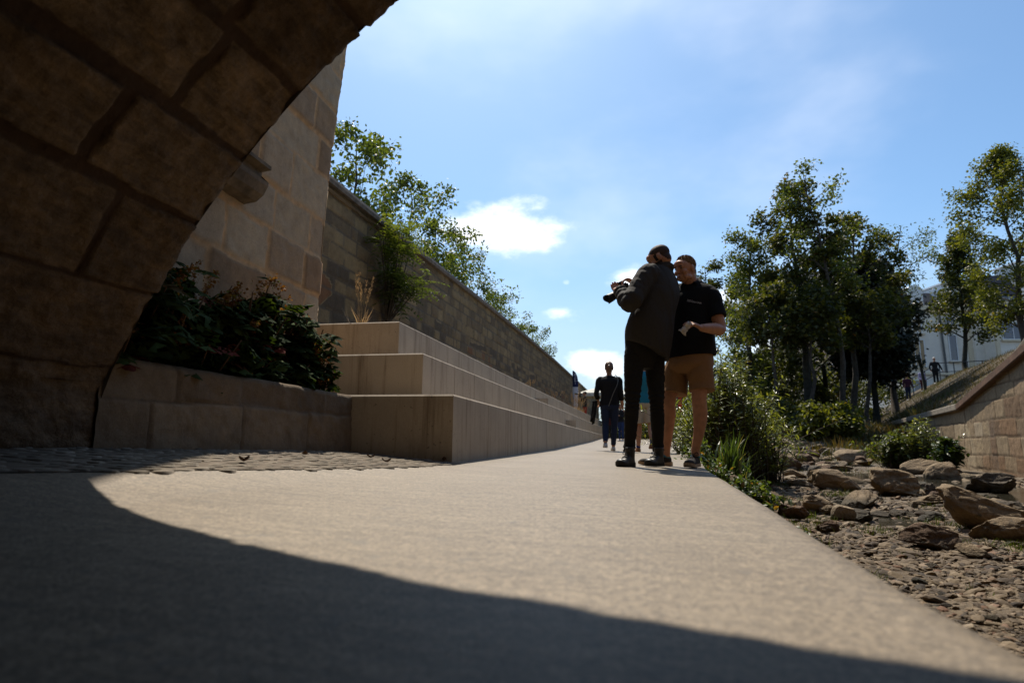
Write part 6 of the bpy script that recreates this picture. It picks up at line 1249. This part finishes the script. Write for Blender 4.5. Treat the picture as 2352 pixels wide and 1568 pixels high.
root = tag(empty('post', q), 'slim dark wooden post in front of the bank railing, leaning slightly', 'post', kind='thing'); mb = MB(); mb.tube(np.array([q - [0,0,.2], lerp(q, q2, .5), q2]), [.09, .085, .08], 10); mb.build('shaft', BARK_D, root, True); mb = MB(); mb.tube(np.array([q2 - [0, 0, .02], q2 + [0, 0, .05]]), [.095, .07], 10); mb.build('cap', plain('post cap', (.06,.06,.06)), root)
# ------------------------------------------------------------------ banner, parasol, far flag at the end of the steps
def banner():
    d = 36.5; b = at(1317, 952, d); t = at(1313, 850, d); H = t[2]-b[2]; root = tag(empty('feather_banner', b), 'tall white feather banner with dark blue lettered top in front of the retaining wall', 'banner')
    mb = MB(); mb.tube(np.array([b - UPV*.6, b + UPV*H*.6, b + UPV*H*.97 + RT0*.03]), [.018, .014, .008], 6); mb.build('pole', plain('banner pole', (.03,.03,.03)), root)
    n = 30; tt = np.linspace(0, 1, n); wd = .34*np.where(tt > .72, np.sqrt(np.clip(1-((tt-.72)/.285)**2, 0, 1)), .88+.12*tt/.72); edge = .015*np.sin(tt*40)*(tt < .7)
    L_ = [b + UPV*(H*(.02+.97*t_)) - RT0*.03 + FW0*.03*math.sin(t_*9) for t_ in tt]; V = np.array([[l, l + RT0*(w_*.5) + FW0*.02*math.sin(t_*14), l + RT0*(w_+e)] for l, w_, e, t_ in zip(L_, wd, edge, tt)]).reshape(-1, 3)
    WHB = plain('banner white', (.55,.56,.62), .8, var=.05, bmp=0); BLB = plain('banner blue', (.012,.016,.07), .8, var=.05, bmp=0)
    cl = np_mesh('cloth', V, grid_faces(n, 3)[:, ::-1], None, root, True, mats=[WHB, BLB], fmat=[1 if tt[i // 2] > .62 else 0 for i in range((n-1)*2)]); md = cl.modifiers.new('t', 'SOLIDIFY'); md.thickness = .008
    for ch, f in (('A', .86), ('E', .765), ('T', .68)):
        cu = bpy.data.curves.new('lettering', 'FONT'); cu.body = ch; cu.size = .30; cu.extrude = .004; cu.align_x = 'CENTER'; to = bpy.data.objects.new('lettering', cu); COL.objects.link(to); me = bpy.data.meshes.new_from_object(to.evaluated_get(bpy.context.evaluated_depsgraph_get())); bpy.data.objects.remove(to)
        o = b + UPV*H*f + RT0*.125 - FW0*.06
        for v in me.vertices: v.co = o + RT0*v.co.x*.8 + UPV*v.co.y + FW0*v.co.z
        me.materials.clear(); me.materials.append(WHB); lo = bpy.data.objects.new('lettering', me); COL.objects.link(lo); lo.parent = cl
banner()
def parasol(px, yrim, ytop, d, R_, label):
    t = at(px, ytop, d); z1 = at(px, yrim, d)[2]; base = np.array([t[0], t[1], rise_y(45)+.2]); root = tag(empty('parasol', base), label, 'parasol'); n = 8; a = np.arange(n)*2*math.pi/n + .3; V = [t]
    for f, k in ((.5, .42), (1, 1)): V += [np.array([t[0]+R_*f*math.cos(x), t[1]+R_*f*math.sin(x), t[2]-(t[2]-z1)*k]) for x in a]
    V += [v - UPV*.22 for v in V[1+n:]]; i = np.arange(n); j = (i+1) % n; CV = plain('parasol canvas', (.56,.54,.47), .85, var=.04, bmp=0); o = np_mesh('canopy', V, [np.stack([1+i, 1+n+i, 1+n+j, 1+j], 1), np.stack([1+n+i, 1+2*n+i, 1+2*n+j, 1+n+j], 1), np.stack([np.zeros(n, int), 1+i, 1+j], 1)], CV, root)
    mt = bpy.data.materials.get('parasol canvas'); 
    mb = MB(); mb.tube(np.array([base, t - UPV*.02]), .035, 8); mb.build('pole', plain('parasol pole', (.20,.13,.07)), root)
    for x in a: mb = MB(); mb.tube(np.array([t - UPV*.35*0 - UPV*.12, np.array([t[0]+R_*.98*math.cos(x), t[1]+R_*.98*math.sin(x), z1+.02])]), .012, 4); mb.build('rib', plain('parasol pole', (.20,.13,.07)), root)
parasol(1372, 905, 890, 41, 1.55, 'large cream parasol canopy behind the person in red trousers')
parasol(1440, 908, 893, 49, 1.7, 'second cream parasol farther off behind the woman in black')
d = 24; q = at(1557, 945, d); t = at(1556, 903, d); root = tag(empty('flag_banner', q), 'narrow red and orange flag behind the willow shrub, seen between the bare legs', 'banner'); mb = MB(); mb.tube(np.array([q - UPV*1.2, t + UPV*.1]), .015, 6); mb.build('pole', plain('banner pole', (.03,.03,.03)), root)
n = 12; V = np.array([[q + (t-q)*k/(n-1), q + (t-q)*k/(n-1) + RT0*.17 + FW0*.04*math.sin(k)] for k in range(n)]).reshape(-1, 3); cl = np_mesh('cloth', V, grid_faces(n, 2), None, root, mats=[plain('flag red', (.45,.02,.02), bmp=0), plain('flag orange', (.50,.16,.03), bmp=0)], fmat=[1 if 3 < k < 7 else 0 for k in range(n-1)]); md = cl.modifiers.new('t', 'SOLIDIFY'); md.thickness = .008
bpy.context.view_layer.update()
